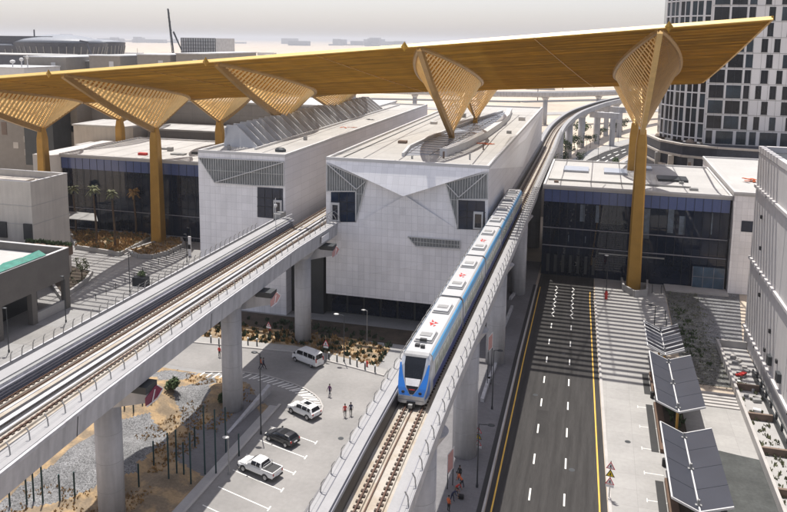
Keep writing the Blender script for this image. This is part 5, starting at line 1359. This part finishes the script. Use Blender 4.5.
def banner(p, z0, z1, w, yaw, label, m='sign_pink'):
    t = thing('banner_board', (p[0],p[1],0), label, 'banner')
    ca, sa = math.cos(yaw), math.sin(yaw)
    f = MB(); f.loft([[(p[0]-w/2*ca,p[1]-w/2*sa-.05,z0),(p[0]+w/2*ca,p[1]+w/2*sa-.05,z0+.3),(p[0]+w/2*ca,p[1]+w/2*sa-.05,z1),(p[0]-w/2*ca,p[1]-w/2*sa-.05,z1-.4)],[(p[0]-w/2*ca,p[1]-w/2*sa+.05,z0),(p[0]+w/2*ca,p[1]+w/2*sa+.05,z0+.3),(p[0]+w/2*ca,p[1]+w/2*sa+.05,z1),(p[0]-w/2*ca,p[1]-w/2*sa+.05,z1-.4)]]); f.build('frame', M['sign_white'], t)
    b = MB(); c = .12; b.add([(p[0]-(w/2-c)*ca,p[1]-(w/2-c)*sa-.056,z0+c+.05),(p[0]+(w/2-c)*ca,p[1]+(w/2-c)*sa-.056,z0+.3+c),(p[0]+(w/2-c)*ca,p[1]+(w/2-c)*sa-.056,z1-c-.05),(p[0]-(w/2-c)*ca,p[1]-(w/2-c)*sa-.056,z1-.4-c)], [(0,1,2,3)]); b.build('panel', M[m], t)
    g = MB(); 
    for s in (-.4,.4): g.tube((p[0]+s*w*ca,p[1]+s*w*sa,0),(p[0]+s*w*ca,p[1]+s*w*sa,z0+.3),.06,6)
    g.build('leg', M['steel_dark'], t)
banner((-13.2,73.0), 1.6, 4.4, 1.2, 1.15, 'pink and white banner board standing at the foot of the near right pier')
banner((-12.6,98.), 5.0, 7.6, 1.2, 1.15, 'pink and white banner board by the second pier under the right viaduct')
for i, (a, b, c, d) in enumerate(((482,402,489,380),(489,382,497,362),(510,300,524,283),(503,330,512,308))):   # shade ramps under the viaduct
    p, q = Q(a,b), Q(c,d); g = MB(); g.bar((*p,.25),(*q,.25),.45,.5); tag(g.build('low_wall', M['concrete'], loc=(*p,0)), ['low slanted concrete wall at the second right pier','low slanted concrete wall just beyond the second right pier','low concrete wall farthest up under the right viaduct','low concrete wall between the far right piers'][i], 'low wall')
# teal posts on the mounds
posts_px = [(10,507,490),(27,505,478),(34,502,472),(43,503,465),(60,501,473),(75,499,471),(116,424,406),(125,422,403),(134,423,400),(143,418,406),(123.5,490,463),(139,488,462),(169,484,430),(177,478,427),(191,484,427),(195,448,425),(154,468,440),(184,478,440),(205,474,398),(216,474,402),(226,453,402),(239,456,431)]
for i, (a, b, c) in enumerate(posts_px):
    if 86 < a < 121 and b > 415: continue
    p = Q(a,b); hgt = (b-c)/F*math.hypot(*p)
    z = gz(*p)
    tag(MB().tube((*p,-.2+z*0),(*p,max(1.6,hgt)+.0+z*.4),.09,8).build('teal_post', M['teal_post'], loc=(*p,0)), 'dark teal post standing upright on the mounds under the left viaduct', 'post', 'dark teal posts on the mounds')
g = MB(); p, q = Q(227,432), Q(268,392)
g.add([(p[0],p[1],.02),(p[0]+.4,p[1]-.3,.02),(q[0]+.6,q[1]-.4,1.2),(q[0],q[1],1.2),(q[0]-.2,q[1]+.1,.02),(q[0]+.5,q[1]-.3,.02)], [(0,1,2,3),(0,3,4),(1,5,2),(2,5,4,3)])
tag(g.build('ramp_wall', M['concrete'], loc=(*p,0)), 'pale concrete ramp wedge in the shade right of the middle round pier', 'ramp')
# ================================================================ SHADE ROOFS ON THE RIGHT
def shade(y0, y1, label, fins=False, xl=8.5, xm=11.0, xr=13.9, z=4.):
    t = thing('shade_roof', (xm,(y0+y1)/2,0), label, 'shade roof', None)
    zl, zm, zr = z+.9, z-.15, z+.9
    for (xa, za, xb, zb_) in ((xl,zl,xm-.04,zm),(xm+.04,zm,xr,zr)):
        g = MB(); g.loft([[(xa,y0,za),(xa,y1,za),(xa,y1,za+.10),(xa,y0,za+.10)],[(xb,y0,zb_),(xb,y1,zb_),(xb,y1,zb_+.10),(xb,y0,zb_+.10)]]); w = g.build('roof_panel', M['panel_grey'], t)
        f = MB(); e = .0
        for (p, q) in (((xa,y0,za+.07),(xa,y1,za+.07)),((xa,y0,za+.07),(xb,y0,zb_+.07)),((xa,y1,za+.07),(xb,y1,zb_+.07))): f.bar(p, q, .14, .2)
        f.build('panel_frame', M['trim_white'], w)
        s = MB(); n = int((y1-y0)/4.)
        for i in range(1, n+1): y = y0+(y1-y0)*i/(n+1); s.bar((xa,y,za+.106),(xb,y,zb_+.106),.05,.02)
        if fins:
            for i in range(7): y = y0+(y1-y0)*(i+.5)/7; s.bar((xa,y,za+.12),(xb,y,zb_+.12),.22,.04)
        s.build('seams', M['trim_white'] if fins else M['mullion'], w)
    g = MB(); g.box(xm-.12,y0,zm-.05,xm+.12,y1,zm+.08); g.build('gutter', M['steel'], t)
    n = max(2, int((y1-y0)/4.2))
    for i in range(n):
        y = y0+1.+(y1-y0-2.)*i/(n-1)
        MB().tube((xm,y,0),(xm,y,zm-.05),.16,8).build('column', M['gold_col'], t)
        q = MB(); q.tube((xm,y,zm+.08),(xm,y,zm+.75),.13,8); q.box(xm-.3,y-.14,zm+.08,xm+.3,y+.14,zm+.22); q.build('roof_spotlight', M['steel'], t)
    return t
shade(69.5, 84.2, 'largest butterfly shade roof of grey panels at the lower right')
shade(89.3, 104.5, 'middle butterfly shade roof of grey panels above the striped paving')
shade(106.3, 116.2, 'smallest shade roof with pale ribs, farthest up beside the planted terrace', fins=True, xl=8.4, xm=10.8, xr=13.3)
for i, (y0, y1) in enumerate(((60.,80.5),(86.5,98.5),(101.5,108.))):
    pl = thing('bench_planter', (9.9,(y0+y1)/2,0), ['long brown brick bench planter under the largest shade roof','long brown brick bench planter under the middle shade roof','short brown brick bench planter beside the smallest shade roof'][i], 'planter')
    MB().box(8.95,y0,0,9.95,y1,.5).build('planter_wall', M['brick_brown'], pl); MB().box(9.96,y0,0,12.4,y1,.30).build('soil', M['soil'], pl)
    g = MB()
    for k in range(26): tuft(g, (R.uniform(10.5,12.2), R.uniform(y0+.3,y1-.3), .3), .3, 6, .8)
    g.build('shrubs', M['leaf'], pl)
for i, (a, b) in enumerate(((652,398),(664,466))):
    p = Q(a,b); tag(MB().tube((*p,0),(*p,.9),.25,10).build('litter_bin', M['black'], loc=(*p,0), bevel=.03), ['dark litter bin beside the middle shade roof','dark litter bin beside the largest shade roof'][i], 'bin')
for i, (a, b) in enumerate(((652,293),(661,294),(665,320),(666,329))):
    p = Q(a,b); tag(MB().tube((*p,0),(*p,1.7),.07,8).build('thin_bollard', M['steel_dark'], loc=(*p,0)), 'thin dark post on the striped paving right of the gold column', 'post', 'thin posts right of the gold column')
# base planter of the right gold column
g = MB(); cb = [(6.2,150),(6.4,145.5),(8.3,142.3),(10.6,143.6),(11.0,150)]
for a, b in zip(cb[:-1], cb[1:]): g.bar((*a,.6),(*b,.6),.35,1.3)
tag(g.build('column_planter', M['planter'], loc=(8.6,147,0)), 'white pointed plinth wall wrapped round the base of the right gold column', 'plinth wall')
# ================================================================ PLAZA PLANTERS, PALMS, PLANTS
def planter(px, h, label, mat_in='sand'):
    pts = [Q(a,b) for a,b in px]; c = (sum(p[0] for p in pts)/len(pts), sum(p[1] for p in pts)/len(pts))
    t = thing('planter', (*c,0), label, 'planter'); g = MB(); n = len(pts)
    for i in range(n): a, b = pts[i], pts[(i+1)%n]; g.bar((*a,h/2),(*b,h/2),.5,h)
    g.build('planter_wall', M['planter'], t); MB().poly([(*p,h*.7) for p in pts]).build('soil', M[mat_in], t)
    return t, pts, c
def inside(p, poly):
    r = False; n = len(poly)
    for i in range(n):
        a, b = poly[i], poly[(i+1)%n]
        if (a[1] > p[1]) != (b[1] > p[1]) and p[0] < (b[0]-a[0])*(p[1]-a[1])/(b[1]-a[1])+a[0]: r = not r
    return r
def fill(g, poly, n, z, h, s=.5, bl=8):
    xs = [p[0] for p in poly]; ys = [p[1] for p in poly]; k = 0
    while k < n:
        p = (R.uniform(min(xs),max(xs)), R.uniform(min(ys),max(ys)))
        if inside(p, poly): tuft(g, (*p, z(*p) if callable(z) else z), s, bl, h*R.uniform(.6,1.2)); k += 1
pt1, poly1, c1 = planter([(77,249),(120,256),(152,239.5),(145,236.5),(70,233.5)], .9, 'long angular raised planter with dry grasses and palms on the left plaza')
g = MB(); fill(g, poly1, 330, .6, .9); g.build('grasses', M['leaf_dry'], pt1); g = MB(); fill(g, poly1, 90, .6, .8); g.build('green_grasses', M['leaf_grey'], pt1)
pt2, poly2, c2_ = planter([(129,253.5),(138,258),(152,258.6),(168,254.5),(184,246.5),(179,236.5),(166,241)], .9, 'curved raised planter round the base of the left gold column')
g = MB(); fill(g, poly2, 150, .6, .6); g.build('grasses', M['leaf_dry'], pt2)
pt3, poly3, c3 = planter([(62,300),(86,283),(92,274),(66,268),(52,286)], .8, 'small raised bed with a young tree next to the gallery building', 'soil')
def palm(p, h, label, cr=1.9, m='leaf_grey'):
    t = thing('palm_tree', (*p,.5), label, 'palm tree', None)
    g = MB(); N = 7; prev = None
    for k in range(8):
        z = .5+(h-.5)*k/8; x = p[0]+.15*math.sin(k*.7); q = (x, p[1], z)
        if prev: g.tube(prev, q, .26-.006*k, N, .24-.006*k)
        prev = q
    g.build('trunk', M['bark'], t)
    g = MB(); top = Vector((prev[0], prev[1], h-.6))
    for k in range(34):
        a = R.uniform(0, 2*PI); up = R.uniform(-.55, 1.); L = cr*R.uniform(.7,1.15); s = 5; last = None
        for j in range(s+1):
            u = j/s; r_ = L*u*(.9-.3*max(0,up)); z = up*L*u*1.0-.9*L*u*u*(.6); c = top+Vector((r_*math.cos(a), r_*math.sin(a), z+.6))
            w = .30*math.sin(PI*(.15+.85*u))+.03; side = Vector((-math.sin(a), math.cos(a), 0))*w
            cur = (c-side+Vector((0,0,-.10)), c+Vector((0,0,.05)), c+side+Vector((0,0,-.10)))
            if last: g.add([last[0],last[1],cur[1],cur[0]],[(0,1,2,3)]); g.add([last[1],last[2],cur[2],cur[1]],[(0,1,2,3)])
            last = cur
    g.build('crown', M[m], t); return t
for (a, b, c, m, l) in ((96.6,247,190,'leaf_grey','tall palm second from left in the plaza planter, greenest crown'),(115,250,194,'leaf_grey','tall palm third from left in the plaza planter, fronds hanging to one side'),(136,238,192,'leaf_dry','palm with a dry brown crown nearest the left gold column'),(76,236,190,'leaf_grey','slim palm at the left end of the plaza planter, close to the glass')):
    p = Q(a,b); palm(p, (b-c)/F*math.hypot(*p)*1.0, l, 1.8, m)
def leaf_cloud(g, c, r, n, s):
    for i in range(n):
        u = Vector((R.gauss(0,1),R.gauss(0,1),R.gauss(0,1))).normalized()*R.random()**.45
        q = Vector((c[0]+u.x*r[0], c[1]+u.y*r[1], c[2]+u.z*r[2])); a = Vector((R.gauss(0,1),R.gauss(0,1),R.gauss(0,1))).normalized(); b = a.orthogonal().normalized(); w = s*R.uniform(.6,1.3)
        g.add([q+a*w, q+b*w*.55, q-a*w, q-b*w*.55], [(0,1,2,3)])
def tree(p, h, cr, label, m='leaf', group=None, name='tree', z=0., clumps=9, n=70, s=.16, cat='tree'):
    t = thing(name, (*p,z), label, cat, group)
    g = MB(); g.tube((*p,z),(p[0]+.1,p[1],z+h*.55),.06+h*.014,7,.04+h*.008)
    cs = []
    for k in range(clumps):
        a = 2*PI*k/clumps+R.uniform(-.4,.4); r_ = cr*R.uniform(.25,.75); c = (p[0]+r_*math.cos(a), p[1]+r_*math.sin(a), z+h*R.uniform(.5,.92)); cs.append(c)
        g.tube((p[0]+.08,p[1],z+h*.45), c, .035+h*.004, 5, .015)
    g.build('trunk', M['bark'], t)
    g = MB()
    for c in cs: q = cr*R.uniform(.35,.55); leaf_cloud(g, c, (q,q,q*.8), n, s*cr)
    g.build('crown', M[m], t); return t
p = Q(82,283); tree(p, 5.4, 1.5, 'thin young tree in the small bed by the gallery building', 'leaf_grey', clumps=8, n=40, s=.12)
g = MB(); fill(g, poly3, 40, .5, .4); tag(g.build('ground_cover', M['leaf_grey'], pt3), None)
def bush(p, r, h, label, m='leaf', group=None, z=0.):
    t = thing('bush', (*p,z), label, 'bush', group); g = MB(); 
    for k in range(5): g.tube((*p,z),(p[0]+R.uniform(-r,r)*.5,p[1]+R.uniform(-r,r)*.5,z+h*.6),.03,4)
    g.build('stems', M['bark'], t); g = MB()
    for k in range(7): leaf_cloud(g, (p[0]+R.uniform(-r,r)*.55,p[1]+R.uniform(-r,r)*.55,z+h*R.uniform(.4,.8)), (r*.5,r*.5,h*.35), 60, .14*r+.05)
    g.build('foliage', M[m], t); return t
for a, b, r, l in ((149,411,1.15,'leafy green bush on the sand below the maroon emblem'),(174,402,1.3,'larger round green bush on the sand between the mounds'),(224,404,.8,'small bush half hidden in the shade behind the round pier')):
    p = Q(a,b); bush(p, r, r*1.5, l, 'leaf', z=gz(*p))
g = MB(); fill(g, [(-60,101.8),(-43.3,102.8),(-34.3,100.8),(-29,99.2),(-29,105.5),(-34,107.8),(-60,107.8)], 260, .05, .55, .35, 7)
tag(g.build('bed_grasses', M['leaf_dry'], loc=(-45,104,0)), 'dry ochre grasses covering the bed before the dark podium', 'grasses', kind='stuff')
g = MB(); fill(g, [(-60,101.8),(-43.3,102.8),(-34.3,100.8),(-29,99.2),(-29,108),(-34,111),(-60,111)], 170, .05, .8, .4, 8)
tag(g.build('bed_shrubs', M['leaf_dark'], loc=(-45,104,0)), 'low green shrubs scattered through the bed before the podium', 'shrubs', kind='stuff')
g = MB(); k = 0
for i in range(5200):
    x, y = R.uniform(-65,-41), R.uniform(51,89)
    if .0 <= gz(x,y) < .5 and noise.noise(Vector((x*.3,y*.3,9))) > -.25 and y < 89.3-max(0, x+47)*.42 and not (x > -42.5 and y < 84): tuft(g, (x,y,gz(x,y)), .14, 4, .26)
tag(g.build('sand_grasses', M['leaf_dry'], loc=(-50,70,0)), 'small dry tufts dotted over the sand between the mounds', 'grasses', kind='stuff')
g = MB(); fill(g, [(14,106),(19.6,106),(21.,122.5),(20.4,136),(20.2,150),(14.6,150)], 420, .01, .22, .5, 6)
tag(g.build('terrace_ground_cover', M['leaf_grey'], loc=(18,125,0)), 'dark striped ground cover on the planted terrace at right', 'ground cover', kind='stuff')
g = MB(); fill(g, [(14.6,120),(17.5,112),(18.5,113),(17.,134),(15.3,143),(14.6,140)], 60, .01, .5, .5, 7)
tag(g.build('terrace_shrubs', M['leaf'], loc=(16,125,0)), 'brighter green shrubs in a strip through the planted terrace', 'shrubs', kind='stuff')
g = MB(); fill(g, [(20.2,60),(23.1,60),(23.1,110),(20.2,110)], 150, .02, .5, .3, 6)
tag(g.build('strip_grasses', M['leaf_grey'], loc=(21,80,0)), 'patchy plants in the narrow strip beside the white building', 'grasses', kind='stuff')
for i, (a, b, h, r) in enumerate(((565,158,8,4),(557,146,8,5),(574,150,7,4),(548,170,7,4),(581,136,8,5),(590,148,6,3),(570,175,6,4),(561,168,6,3.5),(600,140,6,3),(612,134,6,3),(622,132,7,3.5),(580,165,5,2.5))):
    p = Q(a,b); tree(p, h, r, 'dark leafy tree among the group between the viaduct and the curving road', 'leaf_dark' if i % 2 else 'leaf', 'trees between the viaduct and curving road', clumps=8, n=60, s=.10)
p = Q(621.5,163); bush((7.3,302), 2.2, 2.6, 'round green bush on the kerb where the curving road begins', 'leaf')
for i, (a, b) in enumerate(((641,142),(652,148),(660,152),(672,157),(686,162))):
    p = Q(a,b); tree(p, 5, 2.5, 'small tree between the curving road and the podium', 'leaf_dark', 'small trees before the podium', clumps=6, n=40, s=.10)
for i in range(24):
    px = 95+i*4.6+R.uniform(-1.5,1.5); d = 560+R.uniform(0,60); X = d*ray(px,50)[0]/ray(px,50)[1]; tree((X,d), R.uniform(7,10), R.uniform(3,5), 'small dark tree in the hedge line at the edge of the desert', 'leaf_dark', 'trees along the desert edge', clumps=5, n=22, s=.14, z=14. if False else 0.)
# plaza ramps, steps and rail by the column planters
g = MB()
for k in range(3):
    a, b = Q(121+3.5*k,254.5+.6*k), Q(150+2.5*k,240+.6*k); g.bar((*a,.12),(*b,.12),.3,.24)
tag(g.build('ramp_kerbs', M['kerb'], loc=(*Q(135,247),0)), 'parallel white ramp kerbs between the two plaza planters', 'ramp')
g = MB(); a, b = FY(60,217,143.), FY(92,221,138.)
g.add([(-120,147,6.0),(-112,147,6.0),(-108.5,143.,5.4),(-117,142,5.7),(-120,147,6.15),(-112,147,6.15),(-108.5,143.,5.55),(-117,142,5.85)], [(0,1,2,3),(4,7,6,5),(0,4,5,1),(1,5,6,2),(2,6,7,3),(3,7,4,0)])
for x, y in ((-109.4,143.4),(-116.2,142.6)): g.tube((x,y,0),(x,y,5.5),.07,6)
tag(g.build('entrance_canopy', M['steel'], loc=(-110,140,0)), 'small thin metal entrance canopy at the left end of the glass concourse', 'canopy')
tg = thing('totem_sign', (*Q(190,256),0), 'white and dark totem sign on the plaza near the white station block', 'sign')
p = Q(190,256); MB().box(p[0]-.3,p[1]-.15,0,p[0]+.3,p[1]+.15,4.4).build('body', M['sign_white'], tg); MB().box(p[0]-.31,p[1]-.17,1.6,p[0]+.31,p[1]-.155,2.6).build('panel', M['black'], tg)
# small dark gate wall with green plant by the left viaduct
for (a, b, l) in ((142,285,'low dark planter box with a shrub beside the left viaduct railing'),):
    p = Q(a,b); t = thing('planter', (*p,0), l, 'planter'); MB().box(p[0]-1.6,p[1]-.8,0,p[0]+1.2,p[1]+.8,1.6).build('planter_wall', M['mullion'], t); g = MB()
    for k in range(5): leaf_cloud(g, (p[0]+R.uniform(-1,.8),p[1]+R.uniform(-.4,.4),2.2), (.6,.5,.6), 40, .16)
    g.build('foliage', M['leaf'], t)
for i in range(14):
    p = lerp(Q(96,300), Q(200,240), i/13); 
    tag(MB().tube((p[0],p[1],0),(p[0],p[1],1.1),.06,6).build('plaza_bollard', M['steel_dark'], loc=(*p,0)), 'dark bollard in the row along the plaza edge beside the left viaduct', 'bollard', 'bollards along the plaza edge')
# ================================================================ AIR, LIGHT, CAMERA
hz = MB().box(-14500,-350,-1.2,14500,28800,115.)
hm = bpy.data.materials.new('haze'); hm.use_nodes = True; nt = hm.node_tree; nt.nodes.remove(nt.nodes['Principled BSDF'])
pv_ = nt.nodes.new('ShaderNodeVolumePrincipled'); pv_.inputs['Color'].default_value = (.93,.93,.95,1); pv_.inputs['Density'].default_value = HAZE; pv_.inputs['Anisotropy'].default_value = .3
nt.links.new(pv_.outputs[0], nt.nodes['Material Output'].inputs['Volume'])
if HAZE > 0: tag(hz.build('haze', hm), 'thin pale desert haze filling the air', 'haze', kind='stuff')
w = bpy.data.worlds.new('World'); sc.world = w; w.use_nodes = True; nt = w.node_tree
sky = nt.nodes.new('ShaderNodeTexSky'); sky.sky_type = 'NISHITA'; sky.sun_disc = False
el = math.atan2(1., math.hypot(SUN.x, SUN.y)/SUN.z); sky.sun_elevation = el; sky.sun_rotation = math.atan2(SUN.x, SUN.y)
sky.dust_density = 1.6; sky.air_density = 1.; sky.ozone_density = 1.; sky.altitude = 0
hs_ = nt.nodes.new('ShaderNodeHueSaturation'); hs_.inputs['Saturation'].default_value = .5
mx = nt.nodes.new('ShaderNodeMix'); mx.data_type = 'RGBA'; mx.blend_type = 'MULTIPLY'; mx.inputs[0].default_value = 1.; mx.inputs[7].default_value = (1.0,.955,.985,1)
nt.links.new(sky.outputs[0], hs_.inputs['Color']); nt.links.new(hs_.outputs[0], mx.inputs[6]); nt.links.new(mx.outputs[2], nt.nodes['Background'].inputs['Color'])
nt.nodes['Background'].inputs['Strength'].default_value = SKYS
l = bpy.data.lights.new('sun', 'SUN'); l.energy = SUNS; l.angle = math.radians(.53); l.color = (1., .955, .89)
so = bpy.data.objects.new('sun', l); col.objects.link(so); so.rotation_euler = SUN.to_track_quat('Z', 'Y').to_euler(); so.location = (0, 0, 200)
cam = bpy.data.cameras.new('camera'); co = bpy.data.objects.new('camera', cam); col.objects.link(co); sc.camera = co
cam.sensor_fit = 'HORIZONTAL'; cam.sensor_width = 36.; cam.lens = 36.*F/787.
cam.shift_y = -(256.-PYC)/787.; cam.clip_end = 60000.; cam.clip_start = .5
co.location = (0, 0, CH)
# axes of the camera from the same survey numbers
def unit(px, py): return Vector(ray(px, py))
c0 = unit(CX, PYC).normalized(); rt = (unit(CX+100, PYC)-unit(CX, PYC)).normalized(); up = rt.cross(c0).normalized()
co.matrix_world = Matrix.Translation((0, 0, CH)) @ Matrix((rt, up, -c0)).transposed().to_4x4()
sc.view_settings.view_transform = 'Standard'; sc.view_settings.look = 'None'; sc.view_settings.gamma = 1.; sc.view_settings.exposure = EXPO; sc.view_settings.use_curve_mapping = False
sc.cycles.max_bounces = 6; sc.cycles.diffuse_bounces = 3; sc.cycles.glossy_bounces = 3; sc.cycles.volume_bounces = 0; sc.cycles.transmission_bounces = 2
